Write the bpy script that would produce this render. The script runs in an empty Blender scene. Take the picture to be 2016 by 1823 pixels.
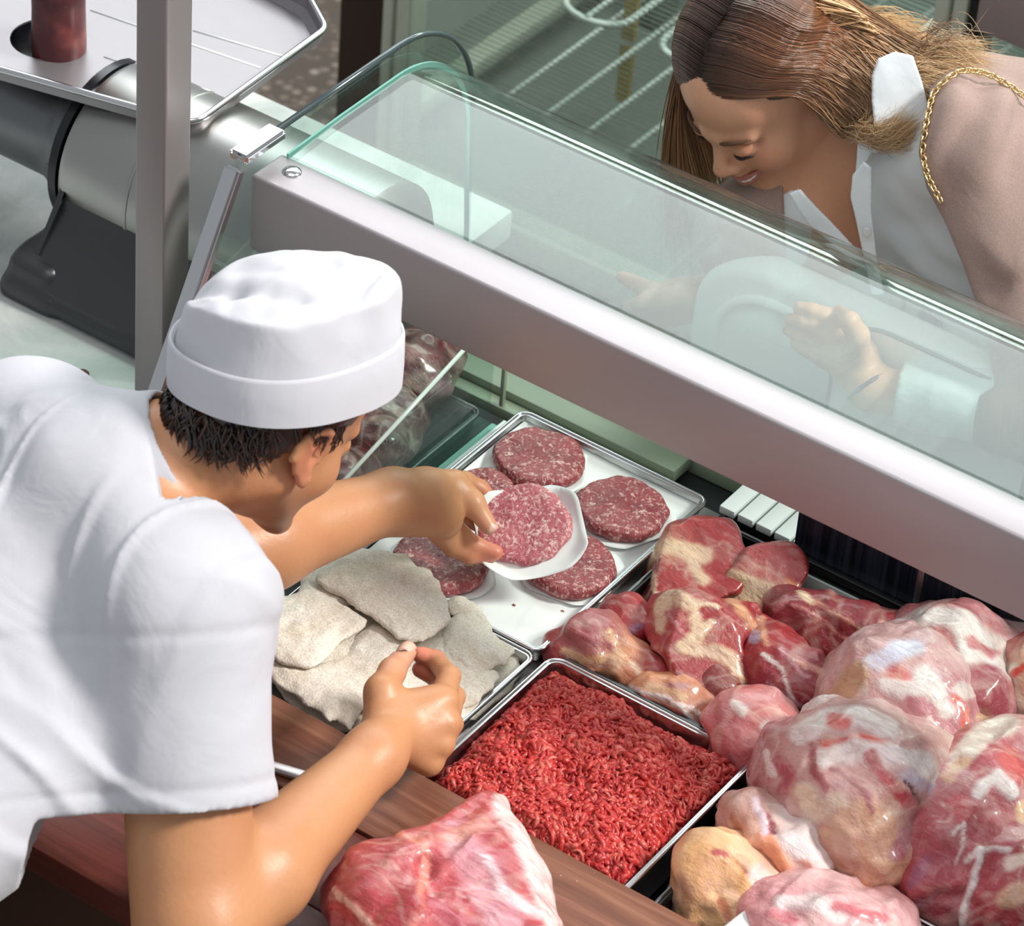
import bpy, bmesh, math, random
import numpy as np
from mathutils import Vector, Matrix

random.seed(7)
RNG = np.random.default_rng(7)
SC = bpy.context.scene
COL = SC.collection

# ------------------------------------------------------------------ camera
CAM = np.array([1.5412, -2.5340, 3.4659])
_a, _t, _r = np.radians([-32.23358, 38.60150, 4.79100])
_h = np.array([math.sin(_a), math.cos(_a), 0]); _rt = np.array([math.cos(_a), -math.sin(_a), 0]); _z = np.array([0, 0, 1.0])
VIEW = _h * math.cos(_t) - _z * math.sin(_t)
_up = _z * math.cos(_t) + _h * math.sin(_t)
RT = _rt * math.cos(_r) + _up * math.sin(_r)
UP = _up * math.cos(_r) - _rt * math.sin(_r)
FPX = 7556.54
cd = bpy.data.cameras.new('camera'); cam = bpy.data.objects.new('camera', cd); COL.objects.link(cam)
M = Matrix([[RT[i], UP[i], -VIEW[i], CAM[i]] for i in range(3)] + [[0, 0, 0, 1]])
cam.matrix_world = M
cd.sensor_width = 36; cd.sensor_fit = 'HORIZONTAL'; cd.lens = FPX / 2016 * 36; cd.clip_end = 60
cd.dof.use_dof = True; cd.dof.focus_distance = 3.95; cd.dof.aperture_fstop = 11
SC.camera = cam

def ray(x, y):
    d = VIEW * FPX + RT * (x - 1008) - UP * (y - 911.5)
    return d / np.linalg.norm(d)
def at_z(x, y, z=0.85):
    d = ray(x, y); return CAM + d * (z - CAM[2]) / d[2]
def at_y(x, y, Y):
    d = ray(x, y); return CAM + d * (Y - CAM[1]) / d[1]
def at_x(x, y, X):
    d = ray(x, y); return CAM + d * (X - CAM[0]) / d[0]

# ------------------------------------------------------------------ world, light, exposure
w = bpy.data.worlds.new('world'); SC.world = w; w.use_nodes = True
bg = w.node_tree.nodes['Background']; bg.inputs[0].default_value = (0.90, 0.95, 1.0, 1); bg.inputs[1].default_value = 0.38
def area(name, loc, target, sx, sy, radiance, color=(1, 1, 1)):
    ld = bpy.data.lights.new(name, 'AREA'); ld.shape = 'RECTANGLE'; ld.size = sx; ld.size_y = sy
    ld.energy = radiance * math.pi * sx * sy; ld.color = color
    o = bpy.data.objects.new(name, ld); COL.objects.link(o); o.location = loc
    o.rotation_euler = (Vector(target) - Vector(loc)).to_track_quat('-Z', 'Y').to_euler()
    return o
area('shop_window_light', (-2.0, 4.0, 4.7), (0.1, 0.2, 1.1), 6.0, 3.2, 3.9, (0.93, 0.98, 1.0))
area('overhead_fill_light', (0.4, -1.2, 4.6), (0.1, 0.2, 0.9), 3.5, 2.5, 1.5, (1.0, 0.98, 0.96))  # overhead fill added to brighten the trays and counter
sd = bpy.data.lights.new('sun', 'SUN'); sd.energy = 3.9; sd.angle = math.radians(12); sd.color = (1.0, 0.97, 0.92)
so = bpy.data.objects.new('sun', sd); COL.objects.link(so)
so.rotation_euler = Vector((-0.64, -0.31, -0.69)).to_track_quat('-Z', 'Y').to_euler()
SC.view_settings.view_transform = 'Standard'; SC.view_settings.look = 'None'
SC.view_settings.gamma = 1; SC.view_settings.use_curve_mapping = False
SC.view_settings.exposure = 0.10

# ------------------------------------------------------------------ object helpers
def tag(o, label=None, cat=None, group=None, kind=None):
    if label: o['label'] = label
    if cat: o['category'] = cat
    if group: o['group'] = group
    if kind: o['kind'] = kind
    return o
def empty(name, loc=(0, 0, 0), label=None, cat=None, group=None):
    o = bpy.data.objects.new(name, None); COL.objects.link(o); o.location = loc; o.empty_display_size = 0.05
    return tag(o, label, cat, group)
def link(name, me, mat, parent=None, smooth=True):
    o = bpy.data.objects.new(name, me); COL.objects.link(o)
    if mat is not None:
        for m in (mat if isinstance(mat, (list, tuple)) else [mat]): me.materials.append(m)
    if smooth is True: me.polygons.foreach_set('use_smooth', [True] * len(me.polygons))
    elif smooth: me.set_sharp_from_angle(angle=math.radians(smooth))
    if parent is not None:
        o.parent = parent
        o.location = -Vector(parent.location) if parent.parent is None else -(Vector(parent.location) + Vector(parent.parent.location))
    return o
def np_mesh(name, V, F, colors=None):
    """V (n,3), F (m,k) faces of equal size, colors (n,3) linear"""
    V = np.asarray(V, np.float32); F = np.asarray(F, np.int32); k = F.shape[1]
    me = bpy.data.meshes.new(name)
    me.vertices.add(len(V)); me.vertices.foreach_set('co', V.ravel())
    me.loops.add(F.size); me.loops.foreach_set('vertex_index', F.ravel())
    me.polygons.add(len(F)); me.polygons.foreach_set('loop_start', np.arange(0, F.size, k, dtype=np.int32))
    me.polygons.foreach_set('loop_total', np.full(len(F), k, np.int32))
    me.update(calc_edges=True)
    if colors is not None: set_col(me, colors)
    return me
def set_col(me, c):
    at = me.color_attributes.new('Col', 'FLOAT_COLOR', 'POINT')
    rgba = np.ones((len(c), 4), np.float32); rgba[:, :3] = c
    at.data.foreach_set('color', rgba.ravel())
def bm_mesh(name, bm):
    me = bpy.data.meshes.new(name); bmesh.ops.recalc_face_normals(bm, faces=bm.faces); bm.to_mesh(me); bm.free(); return me
def bm_box(bm, lo, hi, bevel=0.0, seg=2, mat=None):
    r = bmesh.ops.create_cube(bm, size=1); vs = r['verts']
    for v in vs:
        v.co = Vector([lo[i] + (v.co[i] + 0.5) * (hi[i] - lo[i]) for i in range(3)])
        if mat is not None: v.co = mat @ v.co
    if bevel:
        es = list({e for v in vs for e in v.link_edges})
        bmesh.ops.bevel(bm, geom=es, offset=bevel, segments=seg, affect='EDGES', profile=0.5)
def box(name, lo, hi, mat, parent=None, bevel=0.002, seg=2, M=None):
    bm = bmesh.new(); bm_box(bm, lo, hi, bevel, seg, M)
    return link(name, bm_mesh(name, bm), mat, parent, smooth=40)
def frames(P):
    P = np.asarray(P, float); T = np.gradient(P, axis=0); T /= np.linalg.norm(T, axis=1)[:, None] + 1e-12
    n = np.cross(T[0], [0, 0, 1.0])
    if np.linalg.norm(n) < 1e-3: n = np.cross(T[0], [1.0, 0, 0])
    n /= np.linalg.norm(n); N = [n]
    for i in range(1, len(P)):
        n = N[-1] - T[i] * np.dot(N[-1], T[i]); n /= np.linalg.norm(n) + 1e-12; N.append(n)
    N = np.array(N); return T, N, np.cross(T, N)
def tube_np(P, R, sides=8, flat=1.0, cap=True, closed=False):
    P = np.asarray(P, float); n = len(P)
    R = np.full(n, R, float) if np.isscalar(R) else np.asarray(R, float)
    T, N, B = frames(P)
    if closed:
        pass
    a = np.arange(sides) * 2 * math.pi / sides
    V = P[:, None, :] + R[:, None, None] * (np.cos(a)[None, :, None] * N[:, None, :] + flat * np.sin(a)[None, :, None] * B[:, None, :])
    V = V.reshape(-1, 3); i = np.arange(n if closed else n - 1)[:, None]; j = np.arange(sides)[None, :]
    i2 = (i + 1) % n
    F = np.stack([i * sides + j, i * sides + (j + 1) % sides, i2 * sides + (j + 1) % sides, i2 * sides + j], -1).reshape(-1, 4)
    if cap and not closed:
        c0 = len(V); V = np.vstack([V, P[0], P[-1]])
        j = np.arange(sides); j2 = (j + 1) % sides
        F = np.vstack([F, np.stack([np.full(sides, c0), j2, j, j], -1), np.stack([np.full(sides, c0 + 1), (n - 1) * sides + j, (n - 1) * sides + j2, (n - 1) * sides + j2], -1)])
    return V, F
def clean_quads(V, F):
    """split quads flagged degenerate (last index repeated) into one pydata list"""
    return V.tolist(), [tuple(f[:3]) if f[2] == f[3] else tuple(f) for f in F.tolist()]
def tube(name, P, R, mat, parent=None, sides=10, closed=False, flat=1.0):
    V, F = tube_np(P, R, sides, flat, True, closed); v, f = clean_quads(V, F)
    me = bpy.data.meshes.new(name); me.from_pydata(v, [], f); me.update()
    return link(name, me, mat, parent)
def join_np(parts):
    V, F, o = [], [], 0
    for v, f in parts:
        V.append(v); F.append(f + o); o += len(v)
    return np.vstack(V), np.vstack(F)
def lathe(name, prof, mat, parent=None, center=(0, 0, 0), axis=(0, 0, 1), sides=32, smooth=40):
    """prof: list of (radius, height) along axis"""
    ax = Vector(axis).normalized(); q = Vector((0, 0, 1)).rotation_difference(ax)
    bm = bmesh.new(); rings = []
    for r, hh in prof:
        if r < 1e-6: rings.append([bm.verts.new(q @ Vector((0, 0, hh)) + Vector(center))])
        else: rings.append([bm.verts.new(q @ Vector((r * math.cos(2 * math.pi * i / sides), r * math.sin(2 * math.pi * i / sides), hh)) + Vector(center)) for i in range(sides)])
    for A, B in zip(rings, rings[1:]):
        for i in range(sides):
            j = (i + 1) % sides
            if len(A) == 1 and len(B) == 1: continue
            if len(A) == 1: bm.faces.new((A[0], B[j], B[i]))
            elif len(B) == 1: bm.faces.new((A[i], A[j], B[0]))
            else: bm.faces.new((A[i], A[j], B[j], B[i]))
    return link(name, bm_mesh(name, bm), mat, parent, smooth)
def prism(name, pts, lo, hi, axis, mat, parent=None, bevel=0.0, smooth=30):
    """polygon pts (in the two other axes, cyclic order) extruded along axis from lo to hi"""
    bm = bmesh.new()
    def mk(p, t):
        c = [0, 0, 0]; c[axis] = t; c[(axis + 1) % 3] = p[0]; c[(axis + 2) % 3] = p[1]; return bm.verts.new(c)
    A = [mk(p, lo) for p in pts]; B = [mk(p, hi) for p in pts]; n = len(pts)
    bm.faces.new(A[::-1]); bm.faces.new(B)
    for i in range(n): bm.faces.new((A[i], A[(i + 1) % n], B[(i + 1) % n], B[i]))
    if bevel: bmesh.ops.bevel(bm, geom=list(bm.edges), offset=bevel, segments=2, affect='EDGES')
    return link(name, bm_mesh(name, bm), mat, parent, smooth)

# ------------------------------------------------------------------ signed-distance modelling (smooth unions meshed by surface nets)
def hash_noise(P, freq, seed=0):
    q = P * freq + seed * 17.13 + 1000.0
    i = np.floor(q).astype(np.int64); f = (q - i).astype(np.float32); f = f * f * (3 - 2 * f)
    def hsh(a, b, c):
        n = (a * 374761393 + b * 668265263 + c * 2147483647 + seed * 144665) & 0xFFFFFFFF
        n = ((n ^ (n >> 13)) * 1274126177) & 0xFFFFFFFF
        return ((n ^ (n >> 16)) & 0xFFFF).astype(np.float32) / 32767.5 - 1
    x, y, z = i[..., 0], i[..., 1], i[..., 2]; r = 0
    for dx in (0, 1):
        for dy in (0, 1):
            for dz in (0, 1):
                r = r + hsh(x + dx, y + dy, z + dz) * (f[..., 0] if dx else 1 - f[..., 0]) * (f[..., 1] if dy else 1 - f[..., 1]) * (f[..., 2] if dz else 1 - f[..., 2])
    return r
def fbm(P, freq, oct=3, seed=0):
    r, a = 0, 1.0
    for o in range(oct): r = r + a * hash_noise(P, freq * 2.03 ** o, seed + o); a *= 0.5
    return r
def V3(*a): return np.array(a, float)
def nrm(v): v = np.asarray(v, float); return v / np.linalg.norm(v)
class Sdf:
    def __init__(s): s.ops = []; s.post = []
    def cap(s, a, b, ra, rb=None, k=0.01, col=None, sub=False):
        a = np.asarray(a, float); b = np.asarray(b, float); rb = ra if rb is None else rb; r = max(ra, rb)
        def f(P):
            ba = b - a; pa = P - a; h = np.clip(pa @ ba / (ba @ ba + 1e-12), 0, 1)
            return np.linalg.norm(pa - h[..., None] * ba, axis=-1) - (ra + (rb - ra) * h)
        s.ops.append((f, np.minimum(a, b) - r, np.maximum(a, b) + r, k, col, sub)); return s
    def chain(s, pts, rad, k=0.01, col=None):
        for i in range(len(pts) - 1): s.cap(pts[i], pts[i + 1], rad[i], rad[i + 1], k if i == 0 else min(k, 0.008), col)
        return s
    def ell(s, c, r, M=None, k=0.01, col=None, sub=False):
        c = np.asarray(c, float); r = np.asarray(r, float); M = np.eye(3) if M is None else np.asarray(M, float)   # rows of M: local axes
        def f(P):
            q = (P - c) @ M.T; k0 = np.linalg.norm(q / r, axis=-1); k1 = np.linalg.norm(q / (r * r), axis=-1)
            return k0 * (k0 - 1) / (k1 + 1e-9)
        m = r.max(); s.ops.append((f, c - m, c + m, k, col, sub)); return s
    def rbox(s, c, r, M=None, rad=0.01, k=0.01, col=None, sub=False):
        c = np.asarray(c, float); r = np.asarray(r, float); M = np.eye(3) if M is None else np.asarray(M, float)
        def f(P):
            q = np.abs((P - c) @ M.T) - (r - rad)
            return np.linalg.norm(np.maximum(q, 0), axis=-1) + np.minimum(q.max(-1), 0) - rad
        m = np.linalg.norm(r); s.ops.append((f, c - m, c + m, k, col, sub)); return s
    def fn(s, f, lo, hi, k=0.01, col=None, sub=False):
        s.ops.append((f, np.asarray(lo, float), np.asarray(hi, float), k, col, sub)); return s
    def bounds(s):
        lo = np.min([o[1] for o in s.ops if not o[5]], axis=0); hi = np.max([o[2] for o in s.ops if not o[5]], axis=0); return lo, hi
    def mesh(s, res=0.004, pad=0.012, lo=None, hi=None, clip=None, noise=(), colscale=0.004, relax=1):
        l, h = s.bounds(); lo = l - pad if lo is None else np.asarray(lo, float); hi = h + pad if hi is None else np.asarray(hi, float)
        n = np.ceil((hi - lo) / res).astype(int) + 1
        ax = [lo[i] + np.arange(n[i]) * res for i in range(3)]
        D = np.full(n, 1.0, np.float32)
        for f, blo, bhi, k, col, sub in s.ops:
            m = k + 3 * res + 0.012
            i0 = np.clip(np.floor((blo - m - lo) / res).astype(int), 0, n); i1 = np.clip(np.ceil((bhi + m - lo) / res).astype(int) + 1, 0, n)
            if (i1 <= i0).any(): continue
            g = np.stack(np.meshgrid(*[ax[i][i0[i]:i1[i]] for i in range(3)], indexing='ij'), -1)
            d = f(g).astype(np.float32); sl = tuple(slice(i0[i], i1[i]) for i in range(3)); A = D[sl]
            if sub:
                hh = np.maximum(k - np.abs(A + d), 0) / max(k, 1e-6); D[sl] = np.maximum(A, -d) + hh * hh * k / 4
            else:
                hh = np.maximum(k - np.abs(A - d), 0) / max(k, 1e-6); D[sl] = np.minimum(A, d) - hh * hh * k / 4
        if clip is not None or noise:
            g = np.stack(np.meshgrid(*ax, indexing='ij'), -1)
            near = np.abs(D) < 0.03
            if noise:
                pts = g[near]; add = 0
                for nf in noise: add = add + nf(pts)
                D[near] += add
            if clip is not None: D = np.maximum(D, clip(g).astype(np.float32))
        V, F = surface_nets(D, lo, res)
        for _ in range(relax): V = relax_mesh(V, F)
        C = None
        if any(o[4] is not None for o in s.ops):
            W = np.zeros(len(V)); C = np.zeros((len(V), 3))
            for f, blo, bhi, k, col, sub in s.ops:
                if col is None or sub: continue
                wgt = np.exp(-np.clip(f(V) / colscale, -8, 12)); W += wgt; C += wgt[:, None] * np.asarray(col)
            C /= W[:, None] + 1e-9
        return V, F, C
def relax_mesh(V, F, lam=0.5):
    S = np.zeros_like(V); c = np.zeros(len(V))
    for a, b in ((0, 1), (1, 2), (2, 3), (3, 0)):
        np.add.at(S, F[:, a], V[F[:, b]]); np.add.at(S, F[:, b], V[F[:, a]]); np.add.at(c, F[:, a], 1); np.add.at(c, F[:, b], 1)
    return V + lam * (S / np.maximum(c, 1)[:, None] - V)
def surface_nets(D, lo, res):
    inside = D < 0; n = D.shape
    cnt = np.zeros((n[0] - 1, n[1] - 1, n[2] - 1), np.int8); cor = [(i, j, k) for i in (0, 1) for j in (0, 1) for k in (0, 1)]
    for i, j, k in cor: cnt += inside[i:n[0] - 1 + i, j:n[1] - 1 + j, k:n[2] - 1 + k]
    act = (cnt > 0) & (cnt < 8); idx = np.argwhere(act); ids = np.full(act.shape, -1, np.int64); ids[act] = np.arange(len(idx))
    vals = {c: D[idx[:, 0] + c[0], idx[:, 1] + c[1], idx[:, 2] + c[2]] for c in cor}
    acc = np.zeros((len(idx), 3)); num = np.zeros(len(idx))
    for a in cor:
        for ax in range(3):
            if a[ax] == 1: continue
            b = list(a); b[ax] = 1; b = tuple(b); va, vb = vals[a], vals[b]; m = (va < 0) != (vb < 0)
            t = np.where(m, va / np.where(va - vb == 0, 1, va - vb), 0); p = np.tile(np.array(a, float), (len(idx), 1)); p[:, ax] += t
            acc += np.where(m[:, None], p, 0); num += m
    V = lo + (idx + acc / np.maximum(num, 1)[:, None]) * res
    Q = []
    for ax in range(3):
        o1, o2 = (ax + 1) % 3, (ax + 2) % 3
        s0 = [slice(None)] * 3; s1 = [slice(None)] * 3; s0[ax] = slice(0, n[ax] - 1); s1[ax] = slice(1, n[ax])
        a, b = inside[tuple(s0)], inside[tuple(s1)]
        e = np.argwhere(a != b)
        ok = (e[:, o1] > 0) & (e[:, o2] > 0) & (e[:, o1] < n[o1] - 1) & (e[:, o2] < n[o2] - 1); e = e[ok]
        fl = a[tuple(e.T)]
        def cell(d1, d2):
            c = e.copy(); c[:, o1] += d1; c[:, o2] += d2; return ids[tuple(c.T)]
        q = np.stack([cell(-1, -1), cell(0, -1), cell(0, 0), cell(-1, 0)], -1)
        q[~fl] = q[~fl][:, ::-1]; Q.append(q)
    return V, np.vstack(Q)
def sdf_obj(name, s, mat, parent=None, **kw):
    V, F, C = s.mesh(**kw)
    return link(name, np_mesh(name, V, F, C), mat, parent)

def poly_sdf(pts):
    A = np.array(pts); B = np.roll(A, -1, 0)
    def f(x, y):
        d = np.full(x.shape, 1e9); ins = np.zeros(x.shape, bool)
        for a, b in zip(A, B):
            e = b - a; t = np.clip(((x - a[0]) * e[0] + (y - a[1]) * e[1]) / (e @ e), 0, 1)
            d = np.minimum(d, (x - a[0] - t * e[0]) ** 2 + (y - a[1] - t * e[1]) ** 2)
            c = ((a[1] > y) != (b[1] > y)) & (x < (b[0] - a[0]) * (y - a[1]) / (b[1] - a[1] + 1e-12) + a[0]); ins ^= c
        d = np.sqrt(d); return np.where(ins, -d, d)
    return f
def smooth_loop(P, n=3):
    P = np.array(P)
    for _ in range(n):
        Q = np.roll(P, -1, 0); P = np.stack([0.75 * P + 0.25 * Q, 0.25 * P + 0.75 * Q], 1).reshape(-1, P.shape[1])
    return P
def to_px(P):
    q = P - CAM; w_ = q @ VIEW; return np.stack([1008 + FPX * (q @ RT) / w_, 911.5 - FPX * (q @ UP) / w_], -1)

# ------------------------------------------------------------------ materials
def lin(c):
    if isinstance(c, str): c = tuple(int(c[i:i + 2], 16) / 255 for i in (0, 2, 4))
    return tuple(v / 12.92 if v <= 0.04045 else ((v + 0.055) / 1.055) ** 2.4 for v in c[:3])
class Mat:
    def __init__(s, name, color=(0.5, 0.5, 0.5), rough=0.5, metal=0.0, spec=0.5, **kw):
        s.m = bpy.data.materials.new(name); s.m.use_nodes = True; s.t = s.m.node_tree; s.b = s.t.nodes['Principled BSDF']
        s.b.inputs['Base Color'].default_value = lin(color) + (1,); s.b.inputs['Roughness'].default_value = rough
        s.b.inputs['Metallic'].default_value = metal; s.b.inputs['Specular IOR Level'].default_value = spec
        for k, v in kw.items(): s.b.inputs[k.replace('_', ' ')].default_value = v
        s.co = None; s.hgt = None
    def n(s, kind, ins=None, **attrs):
        nd = s.t.nodes.new('ShaderNode' + kind)
        for k, v in attrs.items(): setattr(nd, k, v)
        for k, v in (ins or {}).items():
            if isinstance(v, bpy.types.NodeSocket): s.t.links.new(v, nd.inputs[k])
            else: nd.inputs[k].default_value = v
        return nd
    def coord(s, scale=(1, 1, 1), rot=(0, 0, 0)):
        tc = s.n('TexCoord'); return s.n('Mapping', {'Vector': tc.outputs['Object'], 'Scale': scale, 'Rotation': rot}).outputs[0]
    def noise(s, scale, detail=4, rough=0.55, vec=None, dist=0.0):
        vec = s.coord() if vec is None else vec
        return s.n('TexNoise', {'Vector': vec, 'Scale': scale, 'Detail': detail, 'Roughness': rough, 'Distortion': dist}).outputs['Fac']
    def voro(s, scale, vec=None, feature='F1', out='Distance', rnd=1.0):
        vec = s.coord() if vec is None else vec
        return s.n('TexVoronoi', {'Vector': vec, 'Scale': scale, 'Randomness': rnd}, feature=feature).outputs[out]
    def ramp(s, fac, stops, interp='LINEAR'):
        nd = s.n('ValToRGB', {'Fac': fac}); nd.color_ramp.interpolation = interp
        el = nd.color_ramp.elements
        while len(el) < len(stops): el.new(0.5)
        for e, (p, c) in zip(el, stops): e.position = p; e.color = (c, c, c, 1) if isinstance(c, (int, float)) else lin(c) + (1,)
        return nd.outputs[0]
    def mix(s, fac, a, b, blend='MIX'):
        nd = s.n('Mix', data_type='RGBA', blend_type=blend)
        for sock, v in ((nd.inputs[0], fac), (nd.inputs[6], a), (nd.inputs[7], b)):
            if isinstance(v, bpy.types.NodeSocket): s.t.links.new(v, sock)
            elif isinstance(v, (int, float)): sock.default_value = v
            else: sock.default_value = (lin(v) + (1,))
        return nd.outputs[2]
    def math(s, op, a, b=0.0, clamp=False):
        nd = s.n('Math', operation=op, use_clamp=clamp)
        for sock, v in zip(nd.inputs, (a, b)):
            if isinstance(v, bpy.types.NodeSocket): s.t.links.new(v, sock)
            else: sock.default_value = v
        return nd.outputs[0]
    def vcol(s): return s.n('Attribute', attribute_name='Col').outputs['Color']
    def set(s, sock, v):
        if isinstance(v, bpy.types.NodeSocket): s.t.links.new(v, s.b.inputs[sock])
        else: s.b.inputs[sock].default_value = v
        return s
    def color(s, v): return s.set('Base Color', v)
    def bump(s, h, strength=0.3, dist=0.002):
        ins = {'Height': h, 'Strength': strength, 'Distance': dist}
        if s.hgt is not None: ins['Normal'] = s.hgt
        s.hgt = s.n('Bump', ins).outputs[0]; return s.set('Normal', s.hgt)
def glass_mat(name, tint, rough=0.02, ior=1.5, dust=0.0):
    m = bpy.data.materials.new(name); m.use_nodes = True; t = m.node_tree; t.nodes.clear()
    out = t.nodes.new('ShaderNodeOutputMaterial'); tr = t.nodes.new('ShaderNodeBsdfTransparent'); gl = t.nodes.new('ShaderNodeBsdfGlossy')
    fr = t.nodes.new('ShaderNodeFresnel'); mx = t.nodes.new('ShaderNodeMixShader')
    tr.inputs[0].default_value = lin(tint) + (1,); gl.inputs['Roughness'].default_value = rough; 
    ge = t.nodes.new('ShaderNodeNewGeometry'); ma = t.nodes.new('ShaderNodeMath'); ma.operation = 'MULTIPLY_ADD'
    ma.inputs[1].default_value = 1 / ior - ior; ma.inputs[2].default_value = ior
    t.links.new(ge.outputs['Backfacing'], ma.inputs[0]); t.links.new(ma.outputs[0], fr.inputs['IOR'])   # the same pane seen from inside or outside
    t.links.new(fr.outputs[0], mx.inputs[0]); t.links.new(tr.outputs[0], mx.inputs[1]); t.links.new(gl.outputs[0], mx.inputs[2])
    last = mx.outputs[0]
    if dust:
        df = t.nodes.new('ShaderNodeBsdfDiffuse'); df.inputs[0].default_value = (0.8, 0.85, 0.85, 1); mx2 = t.nodes.new('ShaderNodeMixShader')
        tc = t.nodes.new('ShaderNodeTexCoord'); nz = t.nodes.new('ShaderNodeTexNoise'); nz.inputs['Scale'].default_value = 260; nz.inputs['Detail'].default_value = 2
        rp = t.nodes.new('ShaderNodeValToRGB'); rp.color_ramp.elements[0].position = 0.45; rp.color_ramp.elements[0].color = (dust * 0.6,) * 3 + (1,)
        rp.color_ramp.elements[1].position = 0.75; rp.color_ramp.elements[1].color = (dust * 2.0,) * 3 + (1,)
        t.links.new(tc.outputs['Object'], nz.inputs['Vector']); t.links.new(nz.outputs[0], rp.inputs[0]); t.links.new(rp.outputs[0], mx2.inputs[0])
        t.links.new(last, mx2.inputs[1]); t.links.new(df.outputs[0], mx2.inputs[2]); last = mx2.outputs[0]
    t.links.new(last, out.inputs[0]); return m
# ------------------------------------------------------------------ shared materials
def brushed(name, color, rough=0.32, scale=(4, 300, 300), amt=0.12, bumps=0.05, smudge=0.12, metal=1.0):
    m = Mat(name, color, rough, metal)
    v = m.coord(scale); nz = m.noise(1.0, 3, 0.6, v); big = m.noise(6, 4, 0.6)
    m.set('Roughness', m.math('ADD', m.math('MULTIPLY', nz, amt), m.math('ADD', m.math('MULTIPLY', big, smudge), rough - 0.1)))
    m.bump(nz, bumps, 0.0005); return m.m
STEEL = brushed('brushed_steel', 'c9c6c8', 0.36)
RAIL_STEEL = brushed('rail_steel', 'aca6a9', 0.42, metal=0.45)
STEEL_Z = brushed('brushed_steel_vertical', '969090', 0.38, (300, 300, 4), metal=0.45)
STEEL_DK = brushed('dark_cast_steel', '77787a', 0.34, (3, 120, 120))
CHROME = Mat('polished_steel', 'd6d6d8', 0.16, 1.0).m
GLASS = glass_mat('clear_canopy_glass', 'f0f7f4', 0.015, 1.50, 0.012)
GLASS_SIDE = glass_mat('clear_side_glass', 'edf5f2', 0.02, 1.5, 0.01)
GLASS_DOOR = glass_mat('fridge_door_glass', 'e8edea', 0.03, 1.5, 0.02)
TEAL = Mat('green_glass_edge', '7fb3a8', 0.15, 0.0, 0.6, Alpha=1.0).m
BLACK = Mat('black_enamel', '14151a', 0.25, 0.0, 0.5).m
DARK = Mat('dark_gap', '17181a', 0.6).m
PALE = Mat('pale_green_frame', '9aa58f', 0.4, 0.0, 0.5).m
WHITE_METAL = Mat('white_painted_metal', 'e8ecec', 0.35).m
def wood_mat(name, c1, c2, c3, rough=0.42, sc=(3.5, 60, 60)):
    m = Mat(name, c1, rough, 0, 0.4)
    g = m.noise(1.0, 6, 0.65, m.coord(sc), 0.4); f = m.noise(1.0, 3, 0.6, m.coord((12, 420, 420))); big = m.noise(5, 3)
    c = m.ramp(g, [(0.30, c2), (0.5, c1), (0.72, c3)]); c = m.mix(m.math('MULTIPLY', f, 0.35), c, c2)
    c = m.mix(m.math('MULTIPLY', big, 0.35), c, c1)
    fl = m.ramp(m.voro(95), [(0.0, 1.0), (0.055, 1.0), (0.075, 0.0)]); sel = m.ramp(m.noise(14, 2), [(0.56, 0.0), (0.62, 1.0)])
    c = m.mix(m.math('MULTIPLY', fl, sel), c, 'd8c9bb')
    m.color(c).bump(g, 0.25, 0.001); m.bump(f, 0.2, 0.0005); return m.m
WOOD_A = wood_mat('brown_board_wood', '7d4c38', '543022', 'a5735a')
WOOD_B = wood_mat('red_brown_counter_wood', '6a3127', '471d19', '8a4a3a')
def marble_mat():
    m = Mat('pale_grey_marble', 'c9cdcb', 0.35)
    a = m.noise(7, 6, 0.65, None, 0.6); b = m.noise(40, 4, 0.6)
    c = m.ramp(a, [(0.30, '929c9a'), (0.48, 'b6bcba'), (0.66, 'd4d1d1')]); c = m.mix(m.math('MULTIPLY', b, 0.35), c, '9aa3a0')
    m.color(c); return m.m
MARBLE = marble_mat()
def floor_mat():
    m = Mat('brown_pebble_floor', '5b4c40', 0.75)
    c1 = m.ramp(m.voro(48, out='Color'), [(0.0, '54473c'), (0.45, '857466'), (0.75, 'a8988a'), (1.0, 'c8bcb0')])
    e = m.ramp(m.voro(48), [(0.15, 1.0), (0.55, 0.0)]); c = m.mix(e, '63564a', c1)
    m.color(c).bump(m.voro(48), 0.5, 0.004); return m.m

# ------------------------------------------------------------------ floor
fl = box('floor', (-4.0, -2.6, -0.06), (3.2, 4.2, 0.0), floor_mat(), None, 0.0); tag(fl, kind='structure')

# ------------------------------------------------------------------ display fridge with glass door in the background
FY = 1.56
FRAMEP = Mat('pale_fridge_frame', 'c6ccbd', 0.4).m
fr = empty('display_fridge', (-0.86, 1.9, 0.0), 'tall display fridge with glass door, wire shelves and pale frame behind the customer', 'fridge')
FRAME_WOOD = Mat('dark_brown_frame', '33231a', 0.5).m
box('dark_post', (-1.422, FY, 0.0), (-1.338, FY + 0.08, 1.9), FRAME_WOOD, fr, 0.003)
box('pale_post', (-1.334, FY - 0.01, 0.0), (-1.318, FY + 0.06, 1.9), FRAMEP, fr, 0.002)
box('pale_post', (-1.313, FY - 0.005, 0.0), (-1.300, FY + 0.06, 1.9), FRAMEP, fr, 0.002)
box('pale_post', (-0.418, FY - 0.01, 0.0), (-0.397, FY + 0.06, 1.9), FRAMEP, fr, 0.002)
box('pale_post', (-0.393, FY - 0.005, 0.0), (-0.372, FY + 0.06, 1.9), FRAMEP, fr, 0.002)
box('seal', (-0.370, FY, 0.0), (-0.352, FY + 0.05, 1.9), DARK, fr, 0.001)
box('door_glass', (-1.300, FY + 0.012, 0.05), (-0.418, FY + 0.018, 1.86), GLASS_DOOR, fr, 0.0)
box('door_glass', (-0.352, FY + 0.012, 0.05), (0.50, FY + 0.018, 1.86), GLASS_DOOR, fr, 0.0)
INNER = Mat('grey_green_liner', 'a3aaa5', 0.6).m
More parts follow.
